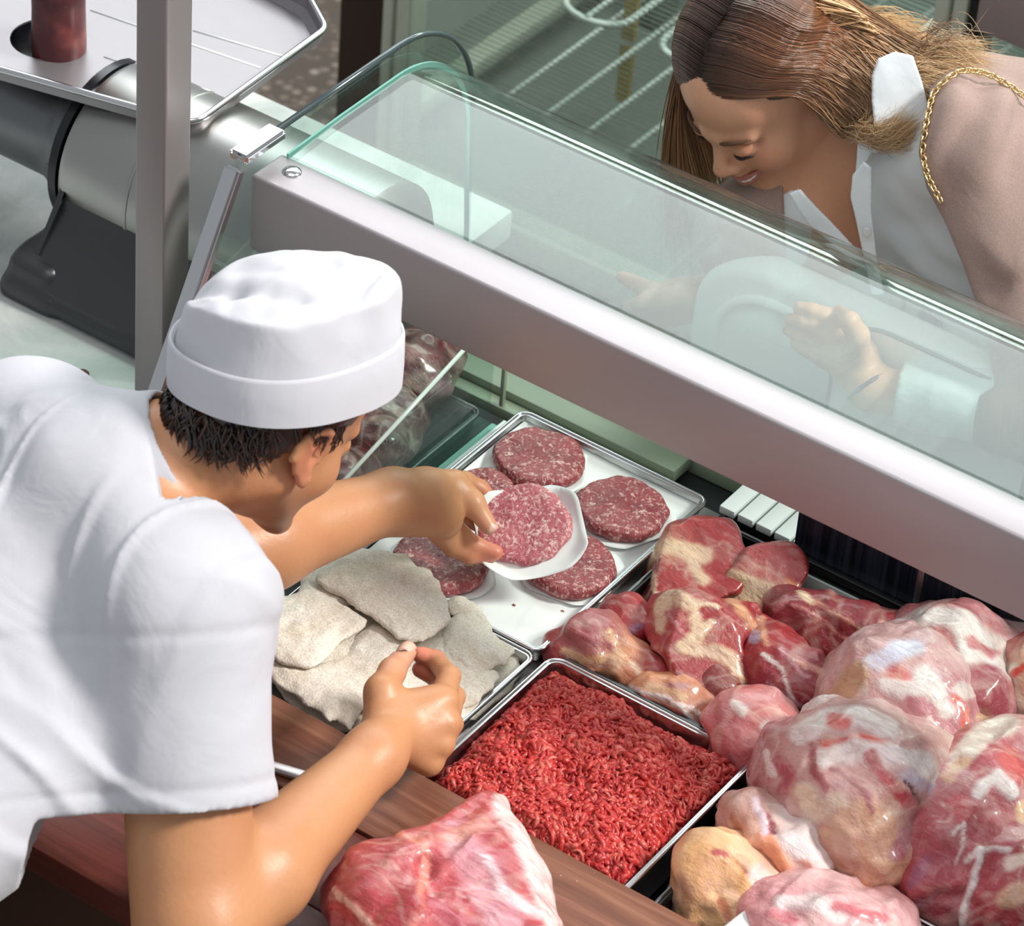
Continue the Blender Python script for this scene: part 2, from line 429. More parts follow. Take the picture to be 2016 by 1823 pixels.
box('back_panel', (-1.40, 2.30, 0.0), (0.52, 2.33, 1.9), INNER, fr, 0.0)
box('side_panel', (-1.40, FY + 0.09, 0.0), (-1.37, 2.30, 1.9), INNER, fr, 0.0)
box('side_panel', (0.50, FY, 0.0), (0.53, 2.33, 1.9), INNER, fr, 0.0)
box('inner_floor', (-1.37, FY + 0.07, 0.0), (0.50, 2.30, 0.03), Mat('grey_liner_floor', '8c928d', 0.6).m, fr, 0.0)
box('kick_rail', (-1.338, FY, 0.0), (0.52, FY + 0.05, 0.05), FRAMEP, fr, 0.002)
box('bottom_rail', (-1.372, 1.66, 0.085), (-1.335, 2.29, 0.11), FRAMEP, fr, 0.002)
box('top_panel', (-1.422, FY, 1.9), (0.53, 2.33, 1.93), FRAMEP, fr, 0.002)
ROD = Mat('white_coated_wire', 'd9e2dc', 0.35).m
def wire_shelf(z, x0, x1, y0, y1, step, xr):
    sh = None
    rods = [x for x in np.arange(xr, x1, step) if x > x0]
    segs = []
    for y in np.arange(y0 + 0.012, y1, 0.0125):
        segs.append(tube_np([(x0, y, z + 0.004), (x1, y, z + 0.004)], 0.0013, 4))
    V, F = join_np(segs); v, f = clean_quads(V, F); me = bpy.data.meshes.new('shelf_wires'); me.from_pydata(v, [], f)
    o = link('shelf_wires', me, Mat('grey_shelf_wire', '8d9a93', 0.4).m, fr); o['kind'] = 'stuff'
    for x in rods: tube('shelf_rod', [(x, y0, z), (x, y1, z)], 0.0048, ROD, o, 6)
    return o
wire_shelf(0.245, -1.30, -0.42, 1.60, 2.26, 0.0745, -1.132)
s2 = wire_shelf(0.445, -1.02, -0.42, 1.60, 2.26, 0.2, -5)
for x0, x1 in ((-1.06, -0.95), (-0.885, -0.80)):
    P = [(x0, 2.2, 0.44), (x0, 1.68, 0.44)] + [((x0 + x1) / 2 - (x1 - x0) / 2 * math.cos(a), 1.64 - 0.04 * math.sin(a), 0.44) for a in np.linspace(0, math.pi, 9)] + [(x1, 1.68, 0.44), (x1, 2.2, 0.44)]
    tube('looped_rod', P, 0.0055, ROD, fr, 6)
YEL = Mat('yellow_label', 'c9a544', 0.5).m
for z0, z1 in ((0.10, 0.20), (0.215, 0.33)): box('yellow_strip', (-1.118, 1.90, z0), (-1.095, 1.91, z1), YEL, fr, 0.0)
box('upright', (-1.29, 2.2, 0.03), (-1.24, 2.28, 1.8), Mat('dark_green_upright', '2c3b36', 0.5).m, fr, 0.003)
box('upright', (-1.03, 2.2, 0.03), (-0.97, 2.28, 1.8), bpy.data.materials['dark_green_upright'], fr, 0.003)
ld = bpy.data.lights.new('fridge_fill_light', 'AREA'); ld.shape = 'RECTANGLE'; ld.size = 1.6; ld.size_y = 0.4; ld.energy = 32; ld.color = (0.97, 1.0, 0.97)  # unseen fill added to brighten the fridge interior
lo = bpy.data.objects.new('fridge_fill_light', ld); COL.objects.link(lo); lo.location = (-0.45, 1.95, 1.86)
# white panel stands in for a reflection in the door glass; mauve rail above
box('reflection_panel', (-0.34, 1.72, 0.60), (0.45, 2.2, 0.62), WHITE_METAL, fr, 0.002)
box('header', (-0.345, FY - 0.03, 0.73), (0.50, FY + 0.01, 0.86), Mat('mauve_grey_rail', '9d8c8c', 0.5).m, fr, 0.004)

# ------------------------------------------------------------------ marble counter
mc = empty('marble_counter', (-1.0, 0.15, 0.0), 'pale grey marble counter under the steel meat grinder', 'counter')
box('slab', (-1.55, -0.30, 0.82), (-0.475, 0.62, 0.86), MARBLE, mc, 0.004)
box('cabinet', (-1.50, -0.22, 0.0), (-0.50, 0.58, 0.82), Mat('grey_cabinet', '8b8d8d', 0.5).m, mc, 0.003)
kn = at_z(162, 741, 0.86)
lathe('rusty_bolt', [(0, 0.006), (0.006, 0.006), (0.008, 0.004), (0.008, 0.0)], Mat('rusty_metal', '5d4438', 0.5, 0.5).m, mc, tuple(kn), sides=12)

# ------------------------------------------------------------------ square steel post
pp = empty('steel_post', (-0.524, 0.021, 0.86), 'square brushed steel post standing on the marble in front of the grinder', 'post')
box('square_tube', (-0.544, 0.0, 0.8602), (-0.504, 0.042, 2.1), STEEL_Z, pp, 0.003, 3)
# ------------------------------------------------------------------ meat grinder on the marble counter
gr = empty('meat_grinder', (-0.66, 0.25, 0.86), 'steel meat grinder with a feed tray standing on the marble counter', 'meat grinder')
GY, GZ, GR_ = 0.275, 0.985, 0.105
xl_ = float(at_y(112, 300, GY - 0.085)[0])
CAST = brushed('cast_steel_body', 'aaa9a6', 0.34, (3, 140, 140), 0.10, 0.03)
lathe('motor_housing', [(0, 0.0), (GR_ - 0.012, 0.0), (GR_ - 0.003, 0.004), (GR_, 0.012), (GR_, 0.10), (GR_ + 0.001, 0.101), (GR_ + 0.001, 0.104), (GR_, 0.105), (GR_, 0.375), (GR_ - 0.02, 0.392), (0, 0.395)], CAST, gr, (xl_ + 0.012, GY, GZ), (1, 0, 0), 64)
prof = [(GY - 0.172, 0.8605), (GY - 0.172, 0.885), (GY - 0.160, 0.90), (GY - 0.1035, 0.968), (GY - 0.09, 1.03), (GY + 0.09, 1.03), (GY + 0.1035, 0.968), (GY + 0.14, 0.90), (GY + 0.145, 0.8605)]
PEDM = Mat('dark_steel_pedestal', '4c4c4e', 0.36, 0.7).m
prism('pedestal', [(y, z) for y, z in prof], xl_ + 0.020, -0.48, 0, PEDM, gr, 0.008)
S = Sdf(); S.rbox((xl_ + 0.024, GY - 0.015, 0.886), (0.034, 0.150, 0.028), None, 0.014, 0.01); S.rbox((xl_ + 0.030, GY - 0.012, 0.868), (0.042, 0.158, 0.010), None, 0.006, 0.03)
S.cap((xl_ + 0.012, GY - 0.13, 0.90), (xl_ + 0.026, GY - 0.10, 0.955), 0.020, 0.004, 0.02)
sdf_obj('foot', S, PEDM, gr, res=0.004, clip=lambda P: 0.8605 - P[..., 2])
lathe('black_ring', [(0.06, 0.0), (GR_ - 0.003, 0.0), (GR_ - 0.003, 0.011), (0.06, 0.011)], BLACK, gr, (xl_, GY, GZ), (1, 0, 0), 48)
lathe('grinding_head', [(0, -0.22), (0.078, -0.22), (0.082, -0.215), (0.082, -0.19), (0.066, -0.185), (0.066, -0.05), (0.074, -0.03), (0.088, -0.006), (0.088, 0.0), (0, 0.0)], STEEL_DK, gr, (xl_, GY, GZ), (1, 0, 0), 48)
b0 = at_y(105, 335, GY - 0.082); lathe('bolt', [(0, 0.012), (0.007, 0.012), (0.008, 0.009), (0.008, 0.0), (0.004, 0.0), (0.004, -0.02), (0, -0.02)], STEEL_DK, gr, tuple(b0), (0, -0.8, 0.5), 8)
lathe('feed_throat', [(0, -0.085), (0.044, -0.085), (0.044, -0.09), (0.050, -0.085), (0.050, -0.003), (0.0445, -0.003), (0.044, -0.09)], BLACK, gr, tuple(at_z(95, 76, 1.078)), (0, 0, 1), 40)  # black lining puts the darkness of the hole into its colour
# feed tray
zt, zf = 1.100, 1.078
out = np.array([at_z(*p, zt)[:2] for p in ((-170, 86), (0, 136), (385, 244), (643, 55), (610, -5), (480, -75), (-120, -260))])
lp = smooth_loop(smooth_loop(np.repeat(out, 1, 0), 0), 0)
def rounded_poly(P, r, n=7):
    o = []
    for i in range(len(P)):
        a, b, c = P[i - 1], P[i], P[(i + 1) % len(P)]; u, v = nrm(a - b), nrm(c - b); half = math.acos(np.clip(u @ v, -1, 1)) / 2; t = min(r / math.tan(half), 0.45 * np.linalg.norm(a - b), 0.45 * np.linalg.norm(c - b))
        p0, p2 = b + u * t, b + v * t
        for s_ in np.linspace(0, 1, n): o.append((1 - s_) ** 2 * p0 + 2 * s_ * (1 - s_) * b + s_ ** 2 * p2)
    return np.array(o)
lp = rounded_poly(out, 0.028); cen = lp.mean(0)
def inset(P, d):
    T = np.roll(P, -1, 0) - np.roll(P, 1, 0); N = np.stack([-T[:, 1], T[:, 0]], -1); N /= np.linalg.norm(N, axis=1)[:, None] + 1e-12
    if np.mean(np.sum(N * (cen - P), 1)) < 0: N = -N
    return P + N * d
bm = bmesh.new(); prof = [(0.012, zf - 0.002), (0.002, zf + 0.006), (0.0, zt), (0.002, zt + 0.001), (0.004, zf + 0.008), (0.012, zf)]
rings = [[bm.verts.new((x, y, z)) for x, y in inset(lp, d)] for d, z in prof]; n = len(lp)
for A, B in zip(rings, rings[1:]):
    for i in range(n): bm.faces.new((A[i], A[(i + 1) % n], B[(i + 1) % n], B[i]))
hc = at_z(95, 76, zf); hr = 0.0435
for ring, z in ((rings[-1], zf), (rings[0], zf - 0.002)):
    circ = [bm.verts.new((hc[0] + hr * math.cos(t), hc[1] + hr * math.sin(t), z)) for t in np.linspace(0, 2 * math.pi, 40, endpoint=False)]
    es = [bm.edges.get((ring[i], ring[(i + 1) % n])) for i in range(n)] + [bm.edges.new((circ[i], circ[(i + 1) % 40])) for i in range(40)]
    bmesh.ops.triangle_fill(bm, edges=es, use_beauty=True)
TRAYG = brushed('polished_tray_steel', '918d90', 0.36, (80, 80, 80), 0.06, 0.02, metal=0.6)
ft = link('feed_tray', bm_mesh('feed_tray', bm), TRAYG, gr, smooth=35)
tube('rolled_rim', [(x, y, zt) for x, y in lp], 0.0042, CHROME, ft, 8, closed=True)
for a, b in (((178, 20), (512, 134)), ((205, 112), (420, 182)), ((380, 60), (560, 112))): tube('pressed_rib', [at_z(*a, zf), at_z(*b, zf)], 0.0013, WHITE_METAL, ft, 6)
pc_ = at_z(116, 84, 1.085)
ps = lathe('food_pusher', [(0, -0.045), (0.026, -0.045), (0.030, -0.035), (0.0315, 0.0), (0.0305, 0.05), (0.031, 0.07), (0.027, 0.082), (0.018, 0.088), (0.018, 0.14), (0.026, 0.15), (0.026, 0.165), (0, 0.17)], None, None, tuple(pc_), (0, 0, 1), 40)
def pusher_mat():
    m = Mat('stained_red_wood', '57282a', 0.35); m.color(m.ramp(m.noise(18, 5, 0.6), [(0.3, '3d1b1f'), (0.55, '5e2a2c'), (0.75, '8a4a44')])); return m.m
ps.data.materials.append(pusher_mat()); tag(ps, 'dark red-brown pusher standing in the hole of the grinder tray', 'pusher')
# ------------------------------------------------------------------ glass display counter
XL, XR = -0.44, 1.15
cs = empty('meat_display_counter', (0.2, 0.12, 0.0), 'long meat display counter with steel rail and curved glass canopy', 'display counter')
bm = bmesh.new(); bm_box(bm, (XL, 0.06, 1.126), (XR, 0.112, 1.22), 0.004, 3)
rail = link('top_rail', bm_mesh('top_rail', bm), RAIL_STEEL, cs, smooth=40)
rv = at_z(575, 339, 1.22)
lathe('dome_rivet', [(0, 0.0045), (0.005, 0.004), (0.0095, 0.002), (0.0105, 0.0), (0.0105, -0.001)], CHROME, rail, tuple(rv), sides=20)
# curved canopy glass: flat back, arc, front pane
R0, cy, cz = 0.14, 0.30, 1.085
def canopy_profile(off=0.0):
    p = [(0.108, 1.222 + off), (0.20, 1.2245 + off)]
    p += [(cy + (R0 + off) * math.cos(t), cz + (R0 + off) * math.sin(t)) for t in np.linspace(math.pi / 2, 0, 22)]
    p += [(cy + R0 + off + 0.012, 0.95), (cy + R0 + off + 0.02, 0.80)]
    return p
def sheet(name, prof_o, prof_i, x0, x1, mat, parent):
    bm = bmesh.new()
    A = [[bm.verts.new((x, y, z)) for y, z in pr] for x in (x0, x1) for pr in (prof_o, prof_i)]
    o0, i0, o1, i1 = A; n = len(o0)
    for k in range(n - 1):
        bm.faces.new((o0[k], o1[k], o1[k + 1], o0[k + 1])); bm.faces.new((i0[k], i0[k + 1], i1[k + 1], i1[k]))
        bm.faces.new((o0[k], o0[k + 1], i0[k + 1], i0[k])); bm.faces.new((o1[k], i1[k], i1[k + 1], o1[k + 1]))
    bm.faces.new((o0[0], i0[0], i1[0], o1[0])); bm.faces.new((o0[-1], o1[-1], i1[-1], i0[-1]))
    return link(name, bm_mesh(name, bm), mat, parent, smooth=35)
can = sheet('canopy_glass', canopy_profile(0.003), canopy_profile(-0.003), XL + 0.012, XR, GLASS, cs)
sheet('glass_edge', canopy_profile(0.0032), canopy_profile(-0.0032), XL + 0.0095, XL + 0.012, TEAL, can)
# end glass panel
ep = [(-0.20, 0.80), (0.036, 1.222), (0.048, 1.246)]
ep += [(cy + 0.02 + 0.152 * math.cos(t), cz + 0.010 + 0.152 * math.sin(t)) for t in np.linspace(math.pi / 2, 0, 16)] + [(0.485, 0.80)]
eg = prism('end_glass', ep, XL - 0.010, XL - 0.002, 0, GLASS_SIDE, cs, 0.0, 30)
edge = [(XL - 0.006, y, z) for y, z in ep[1:]]
tube('end_glass_edge', edge[1:-1], 0.0036, Mat('dark_glass_edge', '3d4a4c', 0.12, 0.0, 0.8).m, eg, 8)
def channel(name, a, b, w=0.012, t=0.012):
    a, b = np.array(a), np.array(b); d = nrm(b - a); n = nrm(np.cross(d, [1, 0, 0]))
    P = [(-w, -t), (w, -t), (w, t), (-w, t)]
    bm = bmesh.new(); vs = [[bm.verts.new(q + np.array([1.0, 0, 0]) * px + n * pz) for px, pz in P] for q in (a, b)]
    for k in range(4): bm.faces.new((vs[0][k], vs[0][(k + 1) % 4], vs[1][(k + 1) % 4], vs[1][k]))
    bm.faces.new(vs[0]); bm.faces.new(vs[1][::-1]); bmesh.ops.bevel(bm, geom=list(bm.edges), offset=0.003, segments=2, affect='EDGES')
    return link(name, bm_mesh(name, bm), CHROME, cs, smooth=40)
channel('end_trim', (XL - 0.006, -0.185, 0.826), (XL - 0.006, 0.042, 1.236), 0.010, 0.007)
channel('end_trim', (XL - 0.006, 0.045, 1.245), (XL - 0.006, 0.112, 1.245), 0.012, 0.006)
# body and deck
BODY = Mat('dark_body_panel', '2f3133', 0.5).m
box('base_cabinet', (XL, -0.262, 0.06), (XR, 0.47, 0.772), BODY, cs, 0.004)
box('plinth', (XL + 0.03, -0.14, 0.0), (XR, 0.42, 0.06), DARK, cs, 0.0)
box('deck_panel', (XL + 0.006, -0.262, 0.772), (-0.262, 0.36, 0.79), DARK, cs, 0.001)
box('deck_panel', (-0.262, -0.262, 0.772), (0.006, 0.335, 0.8275), STEEL, cs, 0.001)
box('deck_panel', (0.006, -0.262, 0.772), (XR, 0.34, 0.785), BLACK, cs, 0.001)
# front rails (pale green) and thin glass divider
box('front_rail', (XL, 0.392, 0.785), (-0.09, 0.43, 0.802), PALE, cs, 0.002)
box('front_rail', (XL, 0.372, 0.772), (-0.09, 0.391, 0.792), PALE, cs, 0.002)
box('front_rail', (XL, 0.432, 0.775), (XR, 0.452, 0.80), PALE, cs, 0.002)
box('front_post', (-0.3175, 0.375, 0.772), (-0.3125, 0.381, 0.86), PALE, cs, 0.001)
# white slatted shelf in front of the beef, dark splash panel beside it
for i in range(6):
    x = 0.008 + i * 0.0235
    box('slat', (x, 0.325, 0.838), (x + 0.0195, 0.428, 0.848), WHITE_METAL, cs, 0.0015)
box('slat_bearer', (0.006, 0.345, 0.802), (0.15, 0.352, 0.838), DARK, cs, 0.0)
box('slat_bearer', (0.006, 0.405, 0.79), (0.15, 0.412, 0.838), DARK, cs, 0.0)
def splash_mat():
    m = Mat('dark_blue_steel', '20242e', 0.22, 0.35, 0.6); v = m.noise(1.0, 3, 0.6, m.coord((160, 160, 3)))
    m.color(m.ramp(v, [(0.35, '171b24'), (0.7, '3c4456')])).set('Roughness', 0.24); return m.m
box('splash_panel', (0.113, 0.307, 0.786), (XR, 0.313, 0.995), splash_mat(), cs, 0.001)
box('splash_rail', (0.113, 0.298, 0.846), (XR, 0.3068, 0.856), STEEL_DK, cs, 0.001)
box('splash_bracket', (0.262, 0.3035, 0.86), (0.27, 0.3068, 0.93), STEEL, cs, 0.001)
# glass divider left of the burger tray
gd = prism('glass_divider', [(0.0, 0.79), (0.325, 0.79), (0.325, 0.955), (0.03, 0.885)], -0.302, -0.296, 0, GLASS_SIDE, cs, 0.0)
tube('divider_edge', [(-0.299, 0.028, 0.886), (-0.299, 0.326, 0.957)], 0.0028, Mat('bright_glass_edge', 'c9d2cb', 0.2).m, gd, 6)
box('divider_foot', (-0.296, 0.0, 0.79), (-0.278, 0.33, 0.806), TEAL, gd, 0.002)
box('side_sheet', (-0.277, 0.0, 0.79), (-0.262, 0.325, 0.822), WHITE_METAL, cs, 0.001)

# ------------------------------------------------------------------ wooden work counter behind the display
wc = empty('wooden_work_counter', (0.3, -0.39, 0.0), 'brown wooden work counter along the butcher side of the display', 'counter')
yb = [(-0.548, -0.443, WOOD_B), (-0.4425, -0.336, WOOD_B), (-0.3355, -0.235, WOOD_A)]
for i, (y0, y1, m_) in enumerate(yb):
    box('board', (-0.47, y0, 0.8535 if i == 2 else 0.825), (XR, y1, 0.864 if i == 2 else 0.860), m_, wc, 0.002)
box('cabinet', (-0.44, -0.51, 0.0), (XR, -0.338, 0.825), Mat('brown_cabinet', '4a2f20', 0.5).m, wc, 0.003)
a = at_z(470, 1490, 0.868); b = at_z(655, 1546, 0.868)
d = nrm(b - a); n_ = np.cross([0, 0, 1], d)
bm = bmesh.new(); bm_box(bm, (0, -0.0065, -0.004), (float(np.linalg.norm(b - a)), 0.0065, 0.004), 0.003, 3, Matrix((tuple([d[0], n_[0], 0, a[0]]), (d[1], n_[1], 0, a[1]), (0, 0, 1, 0.8682), (0, 0, 0, 1))))
sb = link('steel_bar', bm_mesh('steel_bar', bm), STEEL, None, 40); tag(sb, 'grey steel bar lying on the wooden counter under the right forearm of the butcher', 'tool')
# ------------------------------------------------------------------ trays
TRAY = brushed('tray_steel', 'bdbcbe', 0.30, (60, 60, 60), 0.08, 0.02)
def rrect(x0, x1, y0, y1, r, z, n=5):
    out = []
    for cx, cy_, a0 in ((x1 - r, y1 - r, 0), (x0 + r, y1 - r, 90), (x0 + r, y0 + r, 180), (x1 - r, y0 + r, 270)):
        for k in range(n): t = math.radians(a0 + 90 * k / (n - 1)); out.append((cx + r * math.cos(t), cy_ + r * math.sin(t), z))
    return out
TRAYS = {}
def tray(name, x0, x1, y0, y1, zr, zb, mat, label, lip=0.004, taper=0.006, r=0.012, rot=0.0, rim_mat=None):
    t = empty(name, ((x0 + x1) / 2, (y0 + y1) / 2, zb), label, 'tray')
    tk = 0.0014
    prof = [(taper + r * 0.3, zb), (taper, zb + 0.004), (lip, zr - 0.002), (0.0, zr - 0.003), (0.0, zr), (lip + tk, zr), (lip + tk + 0.0006, zr - 0.003), (taper + tk, zb + 0.0045), (taper + r * 0.3 + tk, zb + tk)]
    bm = bmesh.new(); rings = []
    for off, z in prof: rings.append([bm.verts.new(c) for c in rrect(x0 + off, x1 - off, y0 + off, y1 - off, max(r - off, 0.002), z)])
    n = len(rings[0])
    for A, B in zip(rings, rings[1:]):
        for i in range(n): bm.faces.new((A[i], A[(i + 1) % n], B[(i + 1) % n], B[i]))
    bm.faces.new(rings[0][::-1]); bm.faces.new(rings[-1])
    o = link('tray_body', bm_mesh('tray_body', bm), mat, t, smooth=35); TRAYS[label] = t
    P = [np.array(c) for c in rrect(x0 + 0.001, x1 - 0.001, y0 + 0.001, y1 - 0.001, r, zr)]
    tube('rolled_rim', P, 0.0022, rim_mat or CHROME, t, 6, closed=True)
    return t
tray('burger_tray', -0.251, -0.003, -0.002, 0.322, 0.8515, 0.8285, TRAY, 'shallow steel tray lined with white paper holding the burger patties')
tray('schnitzel_tray', -0.258, -0.003, -0.255, -0.005, 0.850, 0.8285, TRAY, 'shallow steel tray heaped with floured schnitzels')
tray('mince_tray', 0.009, 0.259, -0.255, 0.006, 0.8515, 0.79, TRAY, 'deep steel tray filled with red minced meat', r=0.016)
tray('black_tray', 0.011, 0.283, 0.011, 0.302, 0.848, 0.7865, BLACK, 'black tray at the far side holding the beef cuts', rim_mat=STEEL_DK)
tray('black_tray', 0.287, 0.90, -0.082, 0.302, 0.848, 0.7865, BLACK, 'black steel-edged tray under the big leg joints at the right', rim_mat=STEEL)
tray('black_tray', 0.287, 0.90, -0.255, -0.086, 0.848, 0.7865, BLACK, 'black tray under the yellow-skinned piece beside the wooden counter', rim_mat=STEEL_DK)
tray('black_tray', -0.428, -0.308, 0.01, 0.33, 0.815, 0.7905, BLACK, 'black tray behind the glass divider under the dark meat', rim_mat=STEEL_DK)

box('pale_insert', (0.125, 0.2925, 0.789), (0.279, 0.2955, 0.842), WHITE_METAL, TRAYS['black tray at the far side holding the beef cuts'], 0.0005)
# ------------------------------------------------------------------ paper
def paper_mat():
    m = Mat('white_butcher_paper', 'e9eaea', 0.55); n1 = m.noise(30, 4); n2 = m.noise(9, 3, 0.5, None, 1.0)
    m.color(m.ramp(m.noise(4, 3), [(0.3, 'e3e4e4'), (0.7, 'f1f1f0')])).bump(n2, 0.6, 0.004); m.bump(n1, 0.15, 0.001); return m.m
PAPER = paper_mat()
def sheet_grid(name, poly_fn, nu, nv, mat, parent=None, thick=0.0005):
    V = np.array([[poly_fn(u, v) for v in np.linspace(0, 1, nv)] for u in np.linspace(0, 1, nu)]).reshape(-1, 3)
    i, j = np.meshgrid(np.arange(nu - 1), np.arange(nv - 1), indexing='ij'); i, j = i.ravel(), j.ravel()
    F = np.stack([i * nv + j, (i + 1) * nv + j, (i + 1) * nv + j + 1, i * nv + j + 1], -1)
    o = link(name, np_mesh(name, V, F), mat, parent)
    md = o.modifiers.new('solid', 'SOLIDIFY'); md.thickness = thick; return o
def liner(u, v):
    x = -0.243 + u * 0.2315; y = 0.004 + v * 0.311
    e = min(u, 1 - u, v, 1 - v); z = 0.8365 + 0.0016 * float(fbm(np.array([[x, y, 0.0]]), 14, 2, 3)[0]) + 0.008 * max(0, 1 - e / 0.05) ** 2
    return (x, y, z)
pl = sheet_grid('paper_liner', liner, 40, 50, PAPER); tag(pl, 'white paper sheet lining the burger tray', 'paper')
def patty_mat(name, base, dark, pale, amt):
    m = Mat(name, base, 0.34, 0, 0.5); c0 = m.coord()
    wv = m.n('VectorMath', {0: c0, 1: m.n('TexNoise', {'Vector': c0, 'Scale': 60.0}).outputs['Color']}, operation='ADD').outputs[0]
    wv = m.n('Mapping', {'Vector': wv}).outputs[0]
    big = m.noise(26, 5, 0.6); fine = m.noise(230, 3, 0.6); fat = m.noise(150, 2.5, 0.55, None, 1.4)
    c = m.ramp(big, [(0.3, dark), (0.7, base)]); c = m.mix(m.ramp(fine, [(0.35, 0.0), (0.75, 0.55)]), c, dark)
    f = m.ramp(fat, [(0.60 - amt, 0.0), (0.70 - amt, 0.85)]); c = m.mix(f, c, pale)
    f2 = m.ramp(m.noise(70, 3, 0.6, None, 1.0), [(0.66, 0.0), (0.72, 0.8)]); c = m.mix(f2, c, 'e9cdbf')
    wc_ = m.n('MixRGB', {'Fac': 0.012, 'Color1': m.coord(), 'Color2': m.n('TexNoise', {'Vector': m.coord(), 'Scale': 160.0}).outputs['Color']}).outputs[0]
    vs = m.n('SeparateColor', {'Color': m.voro(250, wc_, out='Color')}).outputs[0]; vd = m.ramp(m.voro(250, wc_), [(0.25, 1.0), (0.6, 0.0)])
    c = m.mix(m.math('MULTIPLY', m.ramp(vs, [(0.66 - amt * 2, 0.0), (0.80 - amt * 2, 0.55)]), vd), c, 'e6c4bb')
    m.color(c).bump(fine, 0.5, 0.0025); m.bump(m.noise(110, 3), 0.5, 0.004); return m.m
PATTY_D = patty_mat('raw_burger_meat', 'a54d4e', '7d323a', 'd49c97', 0.02)
PATTY_P = patty_mat('raw_pale_burger_meat', 'c97579', 'a8505c', 'e8c0bd', 0.06)
def patty(name, center, rad, h, mat, label, tilt=None, seed=0, group=None, sq=1.0):
    na, nr = 72, 14; V, F = [], []
    prof = []
    for k in range(nr): t = k / (nr - 1); prof.append((t * (1 - 0.11), 1.0))
    for a in np.linspace(0, math.pi, 9)[1:]: prof.append((0.89 + 0.11 * math.sin(a), math.cos(a)))
    for k in range(1, 5): prof.append((0.89 * (1 - k / 4), -1.0))
    P = []
    for r, z in prof:
        for i in range(na):
            a = 2 * math.pi * i / na
            e = 1 + 0.025 * math.sin(2 * a + seed) + 0.018 * math.sin(5 * a + 2.1 * seed) + 0.012 * math.sin(11 * a + seed)
            P.append((rad * r * e * math.cos(a), rad * sq * r * e * math.sin(a), z * h / 2))
    P = np.array(P); rr = np.linalg.norm(P[:, :2], axis=1) / rad
    P[:, 2] += np.where(P[:, 2] > 0, 1, 0) * (0.0016 * fbm(P + seed * 3.1, 45, 3, seed) - 0.0015 * rr ** 3)
    side = rr > 0.85; P[side, :2] *= (1 + 0.02 * fbm(P[side] + seed, 120, 2, seed + 5))[:, None]
    n = len(prof)
    for k in range(n - 1):
        for i in range(na): j = (i + 1) % na; F.append((k * na + i, (k + 1) * na + i, (k + 1) * na + j, k * na + j))
    if tilt is not None:
        P = P @ np.array(tilt.to_3x3()).T
    o = link(name, np_mesh(name, P, F), mat); o.location = center
    tag(o, label, 'burger patty', group); return o
def disc_paper(name, center, rad, label, tilt=None, seed=0, scale=(1, 1), curl=0.006):
    na, nr = 60, 10; P = []
    for k in range(nr + 1):
        for i in range(na):
            a = 2 * math.pi * i / na; sqr = 1 / max(abs(math.cos(a + seed)), abs(math.sin(a + seed))); e = rad * min(sqr * 0.93, 1.06)
            r = e * k / nr; P.append((r * math.cos(a) * scale[0], r * math.sin(a) * scale[1], 0.0))
    P = np.array(P); rr = np.linalg.norm(P[:, :2], axis=1) / rad
    P[:, 2] = curl * np.clip(rr - 0.85, 0, 1) * 5 * (0.6 + hash_noise(P + seed, 26, seed)) + 0.0003
    F = [(k * na + i, k * na + (i + 1) % na, (k + 1) * na + (i + 1) % na, (k + 1) * na + i) for k in range(nr) for i in range(na)]
    if tilt is not None: P = P @ np.array(tilt.to_3x3()).T
    o = link(name, np_mesh(name, P, F), PAPER); o.location = center
    md = o.modifiers.new('solid', 'SOLIDIFY'); md.thickness = 0.0004; tag(o, label, 'paper'); return o
from mathutils import Euler
flat = Euler((0, 0, 0)).to_matrix()
pat = [((1062, 903), 0.0505, 0.016, 0.850, PATTY_D, 'round raw burger patty in the far corner of the burger tray', 1),
       ((1224, 1002), 0.0505, 0.016, 0.850, PATTY_D, 'round dark raw burger patty by the beef side of the burger tray', 2),
       ((1122, 1112), 0.0505, 0.016, 0.8495, PATTY_D, 'raw burger patty partly covered by the patty held in the hand', 3),
       ((868, 1104), 0.0540, 0.015, 0.8475, PATTY_D, 'raw burger patty half hidden under the hand and the schnitzels', 4),
       ((952, 962), 0.0330, 0.014, 0.8455, PATTY_D, 'burger patty mostly hidden behind the fingers of the butcher', 5)]
for (px, rad, h, z, m_, lab, sd_) in pat:
    c = at_z(px[0], px[1], z); patty('burger_patty', c, rad, h, m_, lab, None, sd_)
    disc_paper('paper_square', (c[0] + 0.002, c[1] + 0.002, z - h / 2 - 0.0012), rad * 1.07, {1: 'white paper under the burger patty in the far tray corner', 2: 'white paper under the burger patty by the beef', 3: 'white paper under the partly covered burger patty', 4: 'white paper under the patty beside the schnitzels', 5: 'white paper under the patty behind the fingers'}[sd_], None, sd_, curl=0.001)
